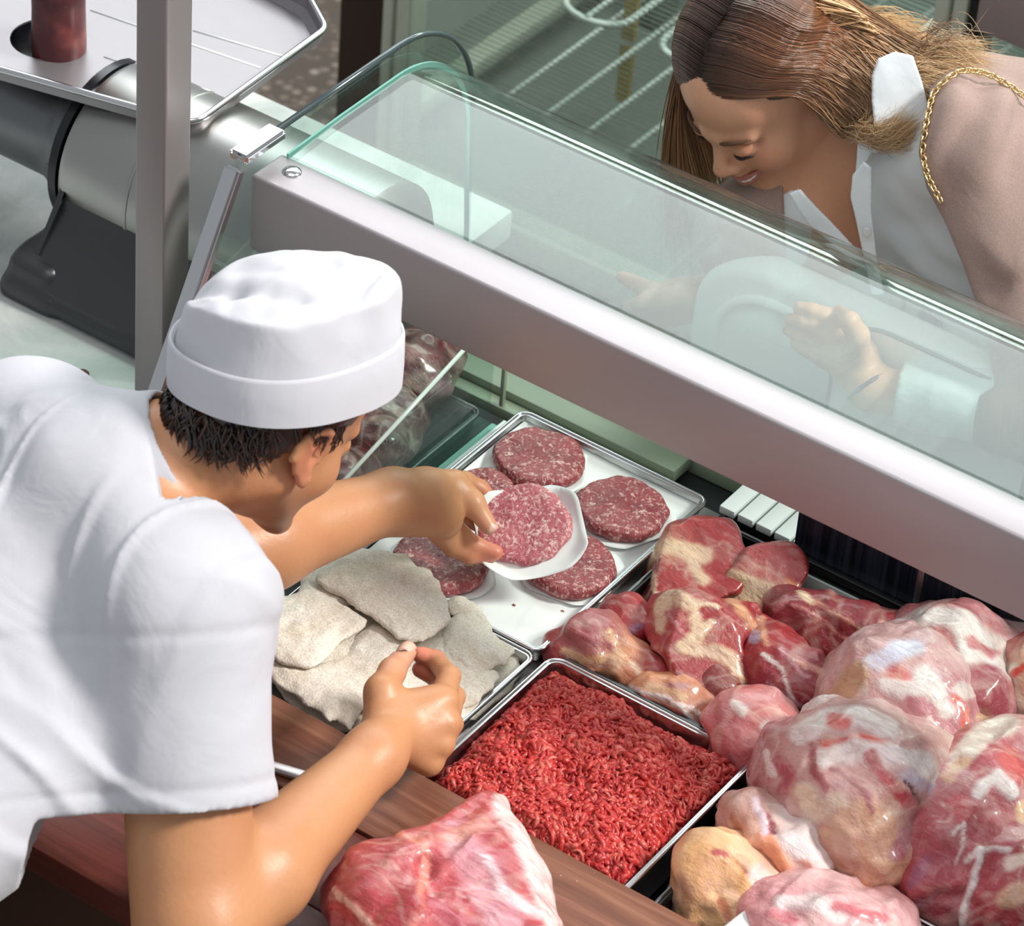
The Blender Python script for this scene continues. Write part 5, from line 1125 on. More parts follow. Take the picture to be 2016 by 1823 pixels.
# hair below the cap
HAIRB = hair_mat('dark_brown_hair', 0.38)
S = Sdf(); S.ell(HB.p(0, -0.018, 0.030), (0.083, 0.100, 0.084), HB.M, 0.01, lin('1d1310'))
def hair_clip(P):
    q = HB.loc(P); low = -0.030 - 0.25 * np.clip(q[..., 1] + 0.03, -1, 0.02); side = np.where(q[..., 1] > -0.035, 0.030 + 0.0 * q[..., 1], low)
    return np.maximum(np.maximum(np.maximum(side - q[..., 2], (P - RIM) @ cu - 0.004), q[..., 1] - 0.045), np.linalg.norm((P - RIM) - ((P - RIM) @ cu)[..., None] * cu, axis=-1) * 0 - 1)
base = sdf_obj('hair', S, HAIRB, bt, res=0.004, clip=hair_clip, noise=(lambda P: 0.003 * fbm(P, 60, 2, 3),))
rg = np.random.default_rng(11); curves, rads, cols = [], [], []
for i in range(1500):
    az = rg.uniform(-math.pi * 1.10, math.pi * 0.10); zz = rg.uniform(-0.026, 0.058)
    if math.sin(az) > -0.50 and zz < 0.030: continue
    if not (-math.pi * 1.02 < az < 0.02) and zz < 0.0: continue
    cx, cyy = math.cos(az), math.sin(az); rr = math.sqrt(max(0.05, 1 - ((zz - 0.03) / 0.086) ** 2))
    P0 = np.array([0.080 * rr * cx, -0.018 + 0.098 * rr * cyy, zz]); nvec = nrm([cx, cyy, (zz - 0.03) * 0.5 / 0.086])
    if (HB.p(*P0) - RIM) @ cu > -0.001: continue
    L = rg.uniform(0.022, 0.040); sw = 0.5 + rg.normal(0, 0.35); tang = nrm(np.cross([0, 0, 1], nvec)); d = nrm(-V3(0, 0, 1) * 0.9 + tang * sw + nvec * 0.10)
    pts = []
    for t in np.linspace(0, 1, 7): pts.append(HB.p(*(P0 + d * L * t + nvec * (0.004 + 0.010 * t * (1 - t) * rg.uniform(0.5, 1.8)) + tang * 0.004 * math.sin(5 * t + i) - nvec * 0.004 * t * t)))
    curves.append(np.array(pts)); rads.append(rg.uniform(0.0008, 0.0018)); c = lin('241713') if rg.random() < 0.7 else lin('47291c'); cols.append(np.array(c) * rg.uniform(0.6, 1.3))
# a few longer curls at the nape and side
for i in range(60):
    az = rg.uniform(-0.80 * math.pi, -0.24 * math.pi); P0 = np.array([0.074 * math.cos(az), -0.018 + 0.088 * math.sin(az), -0.020 + rg.uniform(-0.01, 0.01)]); nvec = nrm([math.cos(az), math.sin(az), -0.3]); tang = nrm(np.cross([0, 0, 1], nvec))
    sgn = rg.choice([-1, 1]); pts = [HB.p(*(P0 + V3(0, 0, -0.032) * t + nvec * (0.006 - 0.010 * t) + tang * sgn * 0.010 * math.sin(2.6 * t))) for t in np.linspace(0, 1, 8)]
    curves.append(np.array(pts)); rads.append(rg.uniform(0.0016, 0.0026)); cols.append(lin('1f1411'))
strands('hair_locks', curves, rads, HAIRB, base, 4, cols)
# ------------------------------------------------------------------ customer
SKW = lin('d9a384'); SKIN_W = skin_mat('fair_tanned_skin', 'd9a384', 'cf8a6a', 0.42)
wm = empty('person', (0.42, 0.95, 0.0), 'smiling woman with long brown hair leaning over the glass counter and pointing at the meat', 'person')
HF = V3(0.061, -0.821, -0.568); HU = V3(-0.231, -0.566, 0.792)
_hx = nrm(np.cross(HF, HU)); HF = HF * math.cos(0.20) + _hx * math.sin(0.20)
HW = Frame(at_y(1510, 155, 0.62), HF, HU, 0.95)
wL, wR = at_y(1895, 290, 0.66), at_y(1490, 470, 0.62)
nB = at_y(1705, 285, 0.70); PW = V3(0.40, 0.97, 0.90)
SPW = nrm(nB - PW); LATW = nrm(wL - wR); DPW = nrm(np.cross(LATW, SPW)); LATW = np.cross(SPW, DPW)
if DPW[1] > 0: DPW, LATW = -DPW, -LATW
TW = np.stack([LATW, DPW, SPW])          # DPW points out of the chest
S = Sdf(); head_sdf(S, HW, SKW, False, False)
S.cap(nB, HW.p(0, -0.035, -0.06), 0.056, 0.050, 0.03, SKW)
S.ell(nB - SPW * 0.17, (0.150, 0.095, 0.19), TW, 0.03, SKW); S.ell(nB - SPW * 0.24 + DPW * 0.02, (0.135, 0.092, 0.16), TW, 0.03, SKW); S.ell(at_y(1640, 430, 0.665), (0.050, 0.045, 0.08), None, 0.03, SKW); S.cap(wL, nB, 0.048, 0.05, 0.03, SKW); S.cap(wR, nB, 0.048, 0.05, 0.03, SKW)
S.cap(nB + DPW * 0.045 - SPW * 0.02, wL * 0.6 + nB * 0.4 + DPW * 0.05, 0.008, 0.008, 0.012, SKW); S.cap(nB + DPW * 0.045 - SPW * 0.02, wR * 0.6 + nB * 0.4 + DPW * 0.05, 0.008, 0.008, 0.012, SKW)
Vh, Fh, Ch = S.mesh(res=0.0024)
P_ = HW.p
for sx in (-1, 1):
    Ch = paint(Vh, Ch, [P_(sx * 0.042, 0.075, -0.035)], 0.028, lin('d58a6c'), 0.55)
    Ch = paint(Vh, Ch, [P_(sx * 0.046, 0.070, 0.0), P_(sx * 0.020, 0.080, 0.001)], 0.010, lin('a86a50'), 0.6)
Ch = paint(Vh, Ch, [P_(0, 0.113, -0.036)], 0.016, lin('d58c70'), 0.5)
Ch = paint(Vh, Ch, [nB + DPW * 0.08 - SPW * 0.05, nB + DPW * 0.10 - SPW * 0.2], 0.09, lin('a86c4c'), 0.6)  # chest skin darkened, shade inside the open neck painted in
# right arm, pointing hand
wY = 0.56
def q(x, y, Y=wY): return at_y(x, y, Y)
eR = at_y(1500, 600, 0.78); wrR = q(1385, 588, 0.612)
S = Sdf(); S.cap(wR, eR, 0.044, 0.036, 0.02, SKW); S.cap(eR, wrR, 0.036, 0.024, 0.02, SKW); S.cap(wrR, q(1335, 590, 0.597), 0.0245, 0.026, 0.014, SKW)
kn = [q(1292, 580, 0.572), q(1290, 598, 0.574), q(1292, 614, 0.578), q(1300, 630, 0.582)]
for k, r0 in zip(kn, (0.0150, 0.0145, 0.0140, 0.0130)): S.cap(q(1345, 592, 0.587), k, 0.021, r0, 0.012, SKW)
finger(S, [kn[0], q(1268, 566, 0.568), q(1244, 555, 0.564), q(1224, 545, 0.561)], [0.0128, 0.0098, 0.0086, 0.0070], SKW, 0.004, lin('d79070'))
finger(S, [kn[1], q(1262, 600, 0.564), q(1278, 618, 0.569), q(1300, 612, 0.577)], [0.0125, 0.0100, 0.0090, 0.0080], SKW, 0.004)
finger(S, [kn[2], q(1268, 622, 0.569), q(1286, 636, 0.575), q(1304, 628, 0.582)], [0.0122, 0.0098, 0.0088, 0.0078], SKW, 0.004)
finger(S, [kn[3], q(1284, 640, 0.575), q(1300, 648, 0.580), q(1314, 640, 0.584)], [0.0115, 0.0090, 0.0082, 0.0072], SKW, 0.004)
finger(S, [q(1350, 580, 0.577), q(1308, 588, 0.560), q(1272, 596, 0.554), q(1240, 604, 0.552)], [0.0160, 0.0125, 0.0105, 0.0080], SKW, 0.006, lin('d79070'))
Vr, Fr, Cr = S.mesh(res=0.0021)
# left arm, hand resting in front of the bag
eL = at_y(2130, 830, 0.56); wrL = q(1715, 765, 0.492)
S = Sdf(); S.cap(wL, eL, 0.046, 0.038, 0.02, SKW); S.cap(eL, wrL, 0.038, 0.0235, 0.02, SKW); S.cap(wrL, q(1672, 700, 0.500), 0.0235, 0.027, 0.014, SKW)
kn = [q(1650, 640, 0.495), q(1632, 655, 0.490), q(1622, 676, 0.490), q(1622, 700, 0.490)]
for k, r0 in zip(kn, (0.0145, 0.0145, 0.0138, 0.0130)): S.cap(q(1680, 705, 0.500), k, 0.021, r0, 0.012, SKW)
finger(S, [kn[0], q(1622, 622, 0.485), q(1598, 612, 0.480), q(1574, 606, 0.476)], [0.0126, 0.0100, 0.0088, 0.0072], SKW, 0.004)
finger(S, [kn[1], q(1604, 638, 0.478), q(1580, 632, 0.473), q(1558, 630, 0.470)], [0.0126, 0.0100, 0.0090, 0.0075], SKW, 0.004)
finger(S, [kn[2], q(1594, 664, 0.478), q(1572, 656, 0.473), q(1553, 648, 0.470)], [0.0122, 0.0098, 0.0088, 0.0073], SKW, 0.004)
finger(S, [kn[3], q(1600, 692, 0.478), q(1582, 684, 0.474), q(1566, 676, 0.471)], [0.0112, 0.0090, 0.0080, 0.0066], SKW, 0.004)
finger(S, [q(1690, 700, 0.490), q(1688, 660, 0.478), q(1672, 632, 0.472), q(1652, 614, 0.498)], [0.0155, 0.0125, 0.0105, 0.0080], SKW, 0.006)
Vl, Fl, Cl = S.mesh(res=0.0021)
wbody = join_meshes('body', [(Vh, Fh, Ch), (Vr, Fr, Cr), (Vl, Fl, Cl)], SKIN_W, wm)
# face details
DKH = Mat('dark_lash', '2a1a14', 0.6).m; BROW = Mat('brown_brow', '5d4030', 0.8).m
LIP = Mat('rose_lips', 'b9706a', 0.35).m; TEETH = Mat('teeth', 'f3ece6', 0.25).m; EYE = Mat('eye_white', 'e9e4e0', 0.2).m; IRIS = Mat('brown_iris', '3b2418', 0.15).m
for sx in (-1, 1):
    S = Sdf(); S.ell(P_(sx * 0.032, 0.0835, -0.0055), np.array((0.0115, 0.0105, 0.0105)) * 0.95, HW.M)
    ey = sdf_obj('eye', S, EYE, wbody, res=0.0016, pad=0.004)
    S = Sdf(); S.ell(P_(sx * 0.0325, 0.0925, -0.0085), np.array((0.0052, 0.0022, 0.0052)), HW.M); sdf_obj('iris', S, IRIS, ey, res=0.0008, pad=0.003)
    lid = [P_(sx * (0.032 + 0.0145 * t), 0.0975 - 0.0075 * t * t - 0.002 * (t > 0.5), -0.0065 - 0.0022 * t * t + 0.001 * t) for t in np.linspace(-1, 1.12, 10)]
    tube('eyelashes', lid, [0.0009, 0.0012, 0.0016, 0.0019, 0.0020, 0.0020, 0.0020, 0.0018, 0.0014, 0.0007], DKH, wbody, 6)
    S = Sdf(); S.ell(P_(sx * 0.032, 0.0840, 0.0005), np.array((0.0150, 0.0130, 0.0085)), HW.M, 0.004, lin('c08868'))
    sdf_obj('eyelid', S, SKIN_W, wbody, res=0.0015, pad=0.004, clip=lambda P: (HW.p(0, 0, -0.0062) - P) @ HW.z)
    br = [P_(sx * (0.016 + 0.036 * t), 0.0985 - 0.003 * t - 0.017 * t ** 2.4, 0.0155 + 0.006 * math.sin(t * 2.6)) for t in np.linspace(0, 1, 10)]
    tube('eyebrow', br, [0.0012, 0.0020, 0.0023, 0.0023, 0.0022, 0.0020, 0.0018, 0.0014, 0.0010, 0.0006], BROW, wbody, 6)
mouth = lambda t, dz, dy: P_(0.0290 * t, 0.1040 - 0.021 * t * t + dy, -0.0690 + dz + 0.0125 * t * t)
S = Sdf(); ts = np.linspace(-1, 1, 11)
up_ = [mouth(t, 0.0045 * (1 - t * t) ** 0.6, 0.0) for t in ts]; lo_ = [mouth(t, -0.0075 * (1 - t * t) ** 0.7, -0.003) for t in ts]
rU = [0.0012 + 0.0022 * (1 - t * t) for t in ts]; rL = [0.0013 + 0.0036 * (1 - t * t) for t in ts]
S.chain(up_, rU, 0.001); S.chain(lo_, rL, 0.001); sdf_obj('lips', S, LIP, wbody, res=0.0010, pad=0.004)
S = Sdf(); S.chain([mouth(t, -0.0012 * (1 - t * t), -0.0035) for t in np.linspace(-0.85, 0.85, 9)], [0.0012, 0.0030, 0.0042, 0.0048, 0.0050, 0.0048, 0.0042, 0.0030, 0.0012], 0.001); sdf_obj('teeth', S, TEETH, wbody, res=0.0010, pad=0.004)
# blouse with open neck
BLO = cloth_mat('pale_blue_white_blouse', 'e6ecf0', 'd2dce3', 800, 0.8, 0.25)
def px_clip(poly, depth_ref, grow=0.0):
    pf = poly_sdf(np.array(poly, float)); dref = (np.asarray(depth_ref) - CAM) @ VIEW
    def f(P):
        p2 = to_px(P); d = pf(p2[..., 0], p2[..., 1]) / 1750.0 + grow; dep = (P - CAM) @ VIEW
        return np.where((P - nB) @ DPW > -0.01, -d, -1.0)
    return f
def drape(P):
    x, z_ = (P - nB) @ LATW, (P - nB) @ SPW
    return 0.0045 * np.sin(x * 95 + 3 * hash_noise(P, 9, 3)) * np.clip(-z_ * 6, 0, 1) + 0.003 * hash_noise(P, 24, 3)
S = Sdf(); S.ell(nB - SPW * 0.17, (0.166, 0.114, 0.205), TW, 0.04); S.ell(nB - SPW * 0.22 + DPW * 0.035, (0.150, 0.100, 0.150), TW, 0.04); S.cap(wL, nB, 0.058, 0.06, 0.04); S.cap(wR, nB, 0.058, 0.06, 0.04)
S.cap(nB - SPW * 0.25, PW, 0.13, 0.15, 0.05)
VOPEN = [(1560, 372), (1600, 300), (1660, 290), (1700, 270), (1692, 330), (1676, 395), (1690, 450), (1702, 508), (1640, 452), (1590, 398)]
vclip = px_clip(VOPEN, nB)
hb = nrm(HW.p(0, -0.035, -0.06) - nB)
blouse = sdf_obj('blouse', S, BLO, wm, res=0.0036, clip=lambda P: np.maximum(vclip(P), np.minimum((P - nB - hb * 0.03) @ hb, 0.11 - np.linalg.norm(P - nB, axis=-1))), noise=(drape,))
def strip(name, pix, Y_off, wd, mat, parent, th=0.0016):
    pass
def px_panel(name, poly, base, mat, parent, thick=0.003, lift=0.004, bend=0.0):
    """cloth panel: pixel outline laid on a plane through base facing out of the chest"""
    n_ = nrm(base[1]); c = np.asarray(base[0]); pts = []
    for x, y in np.array(poly, float): d = ray(x, y); t = ((c - CAM) @ n_) / (d @ n_); pts.append(CAM + d * t)
    pts = np.array(pts); a = nrm(pts[len(pts) // 2] - pts[0]); b = np.cross(n_, a); o = pts.mean(0)
    u, v = (pts - o) @ a, (pts - o) @ b; pf = poly_sdf(np.stack([u, v], -1))
    def f(P):
        q_ = P - o; uu, vv, ww = q_ @ a, q_ @ b, q_ @ n_; d2 = pf(uu, vv); h = thick / 2
        ww = ww - bend * (uu * uu + vv * vv) * 40 - 0.002 * hash_noise(P, 30, 4)
        return np.maximum(d2, np.abs(ww) - h)
    S = Sdf(); r = np.abs(pts - o).max() + 0.02; S.fn(f, o - r, o + r, 0.001)
    return sdf_obj(name, S, mat, parent, res=0.0018, pad=0.002)
chN = nrm(DPW * 0.7 + V3(0.417, -0.661, 0.624) * 0.5)
cl = at_y(1780, 215, 0.625); px_panel('collar', [(1716, 150), (1728, 116), (1762, 102), (1798, 110), (1815, 160), (1834, 232), (1800, 238), (1766, 248), (1740, 262), (1722, 252), (1716, 200)], (cl, nrm(chN + V3(0.2, 0, 0.3))), BLO, blouse, 0.004, bend=-0.02)
cl = at_y(1712, 300, 0.605); px_panel('collar', [(1690, 262), (1742, 258), (1742, 285), (1728, 300), (1716, 300), (1700, 330), (1684, 340)], (cl, chN), BLO, blouse, 0.004)
pk = at_y(1705, 430, 0.575)
px_panel('placket', [(1678, 345), (1700, 318), (1716, 330), (1716, 420), (1728, 520), (1742, 580), (1716, 580), (1700, 505), (1684, 430), (1674, 388)], (pk, chN), BLO, blouse, 0.004)
px_panel('placket', [(1552, 380), (1575, 372), (1625, 425), (1700, 505), (1712, 540), (1660, 500), (1590, 440)], (at_y(1625, 440, 0.570), chN), BLO, blouse, 0.004)
bt_ = at_y(1707, 456, 0.568); lathe('button', [(0, 0.0022), (0.0042, 0.0022), (0.0050, 0.001), (0.0050, -0.001)], Mat('pearl_button', 'd9dcdd', 0.25).m, blouse, tuple(bt_), tuple(chN), 20)
# cardigan
CARD = cloth_mat('taupe_knit', 'a68f86', '86706a', 620, 0.9, 0.5)
S = Sdf(); S.ell(nB - SPW * 0.17, (0.186, 0.134, 0.220), TW, 0.04); S.cap(wL, nB, 0.068, 0.066, 0.04); S.cap(wR, nB, 0.068, 0.066, 0.04)
S.cap(wL, eL, 0.068, 0.060, 0.04); S.cap(wR, eR, 0.064, 0.050, 0.03); S.cap(nB - SPW * 0.25, PW, 0.158, 0.178, 0.05)
S.cap(eR, wrR + (eR - wrR) * 0.2, 0.048, 0.034, 0.03); S.cap(eL, eL + (wrL - eL) * 0.35, 0.055, 0.050, 0.03)
COPEN = [(1540, 330), (1600, 200), (1720, 90), (1800, 95), (1822, 150), (1836, 215), (1815, 255), (1808, 300), (1824, 370), (1862, 440), (1895, 520), (1930, 620), (1960, 760), (1700, 900), (1560, 700), (1545, 440)]
cclip = px_clip(COPEN, nB + DPW * 0.02)
def kfold(P):
    dv = P - at_y(1856, 430, 0.57); rr = np.linalg.norm(dv, axis=-1); an = np.arctan2(dv @ SPW, dv @ LATW)
    return 0.0055 * np.clip(rr / 0.06 - 0.6, 0, 1) * np.exp(-((rr - 0.10) / 0.08) ** 2) * np.sin(an * 8 + 3 * hash_noise(P, 10, 2)) + 0.004 * hash_noise(P, 20, 5)
sdf_obj('cardigan', S, CARD, wm, res=0.0038, clip=lambda P: np.maximum(cclip(P), np.minimum((P - nB - hb * 0.01) @ hb, 0.10 - np.linalg.norm(P - nB, axis=-1))), noise=(kfold,))
# white cuff of the left sleeve
S = Sdf(); ca, cb = eL + (wrL - eL) * 0.25, eL + (wrL - eL) * 0.86
S.cap(ca, cb, 0.044, 0.035, 0.01); sdf_obj('sleeve_cuff', S, BLO, blouse, res=0.0035, clip=lambda P: np.maximum((P - cb) @ nrm(wrL - eL), (ca - P) @ nrm(wrL - eL)), noise=(lambda P: 0.003 * hash_noise(P, 40, 2),))
# bracelet on the left wrist
bd = nrm(wrL - q(1672, 700, 0.50)); b1 = nrm(np.cross(bd, VIEW)); b2 = np.cross(bd, b1)
tube('bracelet', [wrL - bd * 0.004 + 0.0265 * (math.cos(t) * b1 + math.sin(t) * b2) for t in np.linspace(0, 2 * math.pi, 28, endpoint=False)], 0.0028, Mat('dark_bracelet', '5d4a48', 0.3, 0.6).m, wm, 6, closed=True)
# skirt, legs and shoes (behind the counter)
SKT = cloth_mat('grey_blue_trousers', '55606c', '434d58', 500, 0.9, 0.3); S = Sdf(); S.ell(PW, (0.165, 0.13, 0.15), None, 0.05)
for sx in (-1, 1):
    hip = PW + V3(sx * 0.085, 0, -0.06); S.cap(hip, V3(hip[0], hip[1] + 0.02, 0.48), 0.085, 0.062, 0.04); S.cap(V3(hip[0], hip[1] + 0.02, 0.48), V3(hip[0], hip[1] + 0.04, 0.08), 0.06, 0.05, 0.03)
sdf_obj('trousers', S, SKT, wm, res=0.009)
for sx in (-1, 1):
    a_ = V3(PW[0] + sx * 0.085, PW[1] + 0.04, 0); S = Sdf(); S.cap(a_ + V3(0, 0.04, 0.045), a_ + V3(-0.06, -0.13, 0.035), 0.042, 0.034, 0.02); S.cap(a_ + V3(0, 0, 0.05), a_ + V3(0, 0, 0.10), 0.045, 0.045, 0.03)
    sdf_obj('shoe', S, BLACK, wm, res=0.007, clip=lambda P: 0.002 - P[..., 2])
# hair: parted in the middle, right side hanging, left side swept behind the shoulder
HAIRW = hair_mat('brown_blonde_hair', 0.24)
S = Sdf(); S.ell(HW.p(0, -0.016, 0.036), np.array((0.081, 0.099, 0.086)) * 0.95, HW.M, 0.01, lin('3f281c')); S.ell(HW.p(0, -0.045, -0.02), np.array((0.074, 0.066, 0.085)) * 0.95, HW.M, 0.006, lin('4a2f20'))
def whair_clip(P):
    a = HW.loc(P); line = 0.052 - 0.35 * np.abs(a[..., 0]) * 1.0
    return np.maximum(a[..., 1] - np.where(a[..., 2] > 0.06, 0.070, 0.052 - 0.056 * np.clip((0.065 - a[..., 2]) / 0.05, 0, 1)), -0.105 - a[..., 2])
whair = sdf_obj('hair', S, HAIRW, wm, res=0.004, clip=whair_clip)
rg = np.random.default_rng(4)
def spline(K, n):
    K = np.array(K); m_ = len(K); t = np.linspace(0, m_ - 1, n); out = []
    for s_ in t:
        i = min(int(s_), m_ - 2); u = s_ - i; p0, p1, p2, p3 = K[max(i - 1, 0)], K[i], K[i + 1], K[min(i + 2, m_ - 1)]
        out.append(0.5 * (2 * p1 + (p2 - p0) * u + (2 * p0 - 5 * p1 + 4 * p2 - p3) * u * u + (3 * p1 - p0 - 3 * p2 + p3) * u ** 3))
    return np.array(out)
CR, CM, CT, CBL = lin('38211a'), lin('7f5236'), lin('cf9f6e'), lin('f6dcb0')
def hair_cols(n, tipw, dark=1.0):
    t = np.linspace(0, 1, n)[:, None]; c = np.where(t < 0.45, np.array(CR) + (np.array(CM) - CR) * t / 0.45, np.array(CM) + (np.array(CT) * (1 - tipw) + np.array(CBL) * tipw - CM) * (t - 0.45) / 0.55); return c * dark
def skull(x, ang_y, ang, lift=0.0):
    """point over the scalp: ang 0 at the part, growing down the side x=+1/-1; ang_y local y"""
    ry = math.sqrt(max(0.03, 1 - ((ang_y + 0.016) / 0.104) ** 2)); return HW.p(x * (0.083 + lift) * ry * math.sin(ang), ang_y, 0.034 + (0.090 + lift) * ry * math.cos(ang))
curves, rads, cols = [], [], []
tA, tB, tC, tE = at_y(1655, 255, 0.60), at_y(1745, 172, 0.64), at_y(1800, 95, 0.69), at_y(1690, 272, 0.59)
rgt = nrm(V3(0.846, 0.533, 0))
for i in range(3300):
    r = rg.uniform(0, 1) ** 0.8; y0 = 0.080 - 0.165 * r; L_ = 0.005 + rg.uniform(0.0, 0.007) + 0.003 * float(hash_noise(np.array([[r * 9, 0.0, 0.0]]), 1.0, 3)[0]); jit = lambda s_: rg.normal(0, s_, 3)
    ybend = y0 - 0.030 - 0.02 * (1 - r)
    K = [skull(-1, y0, 0.0, L_ - 0.007), skull(-1, y0 - 0.008, 0.45, L_), skull(-1, (y0 + ybend) / 2, 0.95, L_ + 0.004), skull(-1, ybend - 0.012, 1.42, L_ + 0.007)]
    w_ = float(np.clip(r * 1.05 + rg.normal(0, 0.10), 0, 1))
    e1 = (tA * (1 - w_ / 0.7) + tB * (w_ / 0.7)) if w_ < 0.7 else (tB * (1 - (w_ - 0.7) / 0.3) + tC * ((w_ - 0.7) / 0.3))
    K.append(e1 + jit(0.004))
    if w_ < 0.72 and rg.random() < 0.75:       # curls under and forward over the collar
        m1 = tE + rgt * rg.uniform(-0.005, 0.022) + V3(0, 0, rg.uniform(-0.004, 0.012)) + jit(0.004); K.append(e1 * 0.35 + m1 * 0.65 + rgt * 0.012 * w_); K.append(m1 + rgt * rg.uniform(0.012, 0.030) + jit(0.004))
        if rg.random() < 0.6: K.append(K[-1] + rgt * rg.uniform(0.012, 0.03) + V3(0, 0, rg.uniform(0.004, 0.03)) + jit(0.006))
    else:
        e2 = e1 + nrm(V3(0.62, 0.48, 0.02)) * rg.uniform(0.02, 0.05) + jit(0.007); K.append(e2); K.append(e2 + nrm(V3(0.75, 0.3, -0.12)) * rg.uniform(0.02, 0.05) + jit(0.010))
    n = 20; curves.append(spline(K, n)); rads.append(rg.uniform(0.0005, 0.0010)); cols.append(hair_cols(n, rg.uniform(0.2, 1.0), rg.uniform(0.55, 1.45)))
for i in range(2000):
    r = rg.uniform(0, 1); y0 = 0.080 - 0.150 * r; L_ = 0.005 + rg.uniform(0.0, 0.007)
    K = [skull(1, y0, 0.0, L_ - 0.007), skull(1, y0 - 0.004, 0.5, L_ + 0.002), skull(1, y0 - 0.010, 1.05, L_ + 0.010), skull(1, y0 - 0.018, 1.5, L_ + 0.016)]
    d = K[-1]; dz = rg.uniform(0.20, 0.30); drift = nrm(V3(0.5, 0.1, 0)) * rg.uniform(0.0, 0.05) + rg.normal(0, 0.006, 3)
    for t in (0.25, 0.5, 0.75, 1.0): K.append(d + V3(0, 0, -dz * t) + drift * t + HW.x * 0.012 * math.sin(t * 3) + V3(0, 0.02, 0) * t)
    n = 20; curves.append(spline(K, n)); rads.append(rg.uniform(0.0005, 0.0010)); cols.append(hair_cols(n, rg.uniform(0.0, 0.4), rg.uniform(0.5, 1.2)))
h0, h1, h2 = at_y(1690, 72, 0.73), at_y(1765, 72, 0.75), at_y(1832, 100, 0.755)
for i in range(900):     # blonde lengths over the back, sunlight on them added to the colour
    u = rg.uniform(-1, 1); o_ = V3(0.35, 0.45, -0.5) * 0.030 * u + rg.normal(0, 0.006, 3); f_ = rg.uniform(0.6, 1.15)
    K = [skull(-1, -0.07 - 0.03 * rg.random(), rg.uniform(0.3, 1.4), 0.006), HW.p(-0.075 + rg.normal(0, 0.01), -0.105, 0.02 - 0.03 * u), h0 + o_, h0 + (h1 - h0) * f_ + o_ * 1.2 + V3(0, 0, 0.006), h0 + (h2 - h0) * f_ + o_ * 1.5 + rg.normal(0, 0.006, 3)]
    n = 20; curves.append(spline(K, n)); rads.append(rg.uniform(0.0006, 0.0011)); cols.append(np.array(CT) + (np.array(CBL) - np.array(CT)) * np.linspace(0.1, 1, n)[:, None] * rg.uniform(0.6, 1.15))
for i in range(26):     # loose flyaway hairs
    K = [tC + rg.normal(0, 0.02, 3), tC + V3(0.03, 0.02, 0.02) + rg.normal(0, 0.012, 3), tC + V3(0.06, 0.03, 0.01) + rg.normal(0, 0.015, 3)]
    curves.append(spline(K, 20)); rads.append(0.0004); cols.append(hair_cols(20, 1.0))
strands('hair_locks', curves, rads, HAIRW, whair, 3, cols)
# gold chain strap: interlocked links
GOLD = Mat('gold_chain', 'ecd09a', 0.25, 1.0).m
def surf(x, y, Y, lift=0.0): return at_y(x, y, Y) + lift * np.array([0.417, -0.661, 0.624])
chain_pts = [(2030, 205, 0.72), (1985, 172, 0.71), (1940, 148, 0.695), (1895, 142, 0.68), (1862, 158, 0.66), (1838, 182, 0.645), (1829, 205, 0.632), (1820, 250, 0.61), (1814, 300, 0.595), (1822, 345, 0.585), (1838, 378, 0.580), (1852, 402, 0.580)]
CH = spline([surf(x, y, Y, 0.014) for x, y, Y in chain_pts], 200); seg = np.linalg.norm(np.diff(CH, axis=0), axis=1); cum = np.concatenate([[0], np.cumsum(seg)])
strap = empty('chain_strap', tuple(CH[60]), 'gold chain bag strap running over the left shoulder of the woman', 'bag strap')
nl = int(cum[-1] / 0.0066); lk = None; bm = bmesh.new()
ring = [(0.0052 * math.cos(t), 0.0034 * math.sin(t), 0) for t in np.linspace(0, 2 * math.pi, 10, endpoint=False)]
Vk, Fk = tube_np(ring, 0.0012, 5, 1.0, False, True); lme = np_mesh('link', Vk, Fk); lme.materials.append(GOLD); lme.polygons.foreach_set('use_smooth', [True] * len(lme.polygons))
for i in range(nl):
    s_ = (i + 0.5) * 0.0066; p = np.array([np.interp(s_, cum, CH[:, k]) for k in range(3)]); p2 = np.array([np.interp(s_ + 0.003, cum, CH[:, k]) for k in range(3)])
    o = bpy.data.objects.new('link', lme); COL.objects.link(o); o.parent = strap
    x = Vector(p2 - p).normalized(); up = Vector((0.417, -0.661, 0.624)); z_ = (up - x * up.dot(x)).normalized(); z_ = Matrix.Rotation(math.radians(45 if i % 2 else -45), 3, x) @ z_; y = z_.cross(x)
    o.matrix_local = Matrix.Translation(Vector(p) - Vector(strap.location)) @ Matrix((x, y, z_)).transposed().to_4x4()
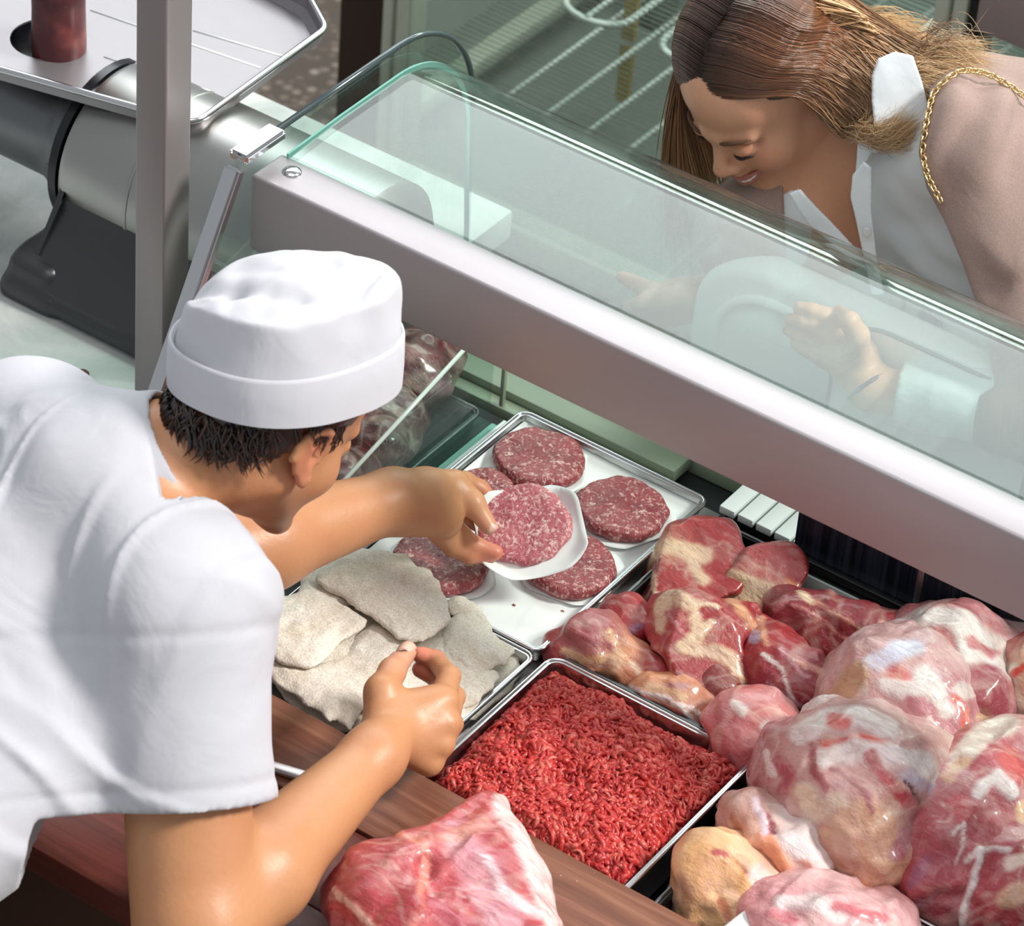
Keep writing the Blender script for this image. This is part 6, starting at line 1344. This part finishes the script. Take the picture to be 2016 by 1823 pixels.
# white rounded bag seen through the canopy
BAGM = Mat('white_leather', 'f1f2f3', 0.4).m
bY = 0.535; bx0, bzt = float(at_y(1352, 650, bY)[0]), float(at_y(1545, 556, bY)[2]); bx1 = bx0 + 0.50; bz0 = bzt - 0.34
bag = empty('handbag', ((bx0 + bx1) / 2, bY + 0.04, bz0), 'white rounded handbag behind the curved glass under the arms of the woman', 'handbag')
def rpoly(x0, x1, z0, z1, r, n=10):
    return [(cx + r * math.cos(t), cz_ + r * math.sin(t)) for cx, cz_, a0 in ((x1 - r, z1 - r, 0), (x0 + r, z1 - r, 90), (x0 + r, z0 + r, 180), (x1 - r, z0 + r, 270)) for t in np.radians(np.linspace(a0, a0 + 90, n))]
bm = bmesh.new(); rings = []
for d, y in [(0.085 - 0.02, 0.0), (0.016, 0.0)] + [(0.016 * (1 - math.sin(t)), 0.016 * (1 - math.cos(t))) for t in np.linspace(0.2, math.pi / 2, 6)] + [(0.016 * (1 - math.sin(t)), 0.050 - 0.016 * (1 - math.cos(t))) for t in np.linspace(math.pi / 2, 0.2, 6)] + [(0.016, 0.05), (0.065, 0.05)]:
    rings.append([bm.verts.new((x, bY + y, z_)) for x, z_ in rpoly(bx0 + d, bx1 - d, bz0 + d, bzt - d, 0.085 - d)])
n = len(rings[0])
for A, B in zip(rings, rings[1:]):
    for i in range(n): bm.faces.new((A[i], A[(i + 1) % n], B[(i + 1) % n], B[i]))
bm.faces.new(rings[0]); bm.faces.new(rings[-1][::-1]); link('bag_body', bm_mesh('bag_body', bm), BAGM, bag, smooth=40)
tube('piping', [(x, bY - 0.001, z_) for x, z_ in rpoly(bx0 + 0.037, bx1 - 0.037, bz0 + 0.03, bzt - 0.035, 0.070)], 0.0065, BAGM, bag, 8, closed=True)
px0 = float(at_y(1640, 800, bY)[0]); pzt = float(at_y(1830, 686, bY)[2])
prism('front_pocket', [(z_, x) for x, z_ in rpoly(px0, bx1 - 0.06, bz0 + 0.05, pzt, 0.06)], bY - 0.010, bY + 0.001, 1, BAGM, bag, 0.0)
tube('pocket_seam', [(x, bY - 0.0095, z_) for x, z_ in rpoly(px0 - 0.003, bx1 - 0.057, bz0 + 0.047, pzt + 0.003, 0.062)], 0.0022, Mat('grey_seam', '7f8688', 0.5).m, bag, 5, closed=True)
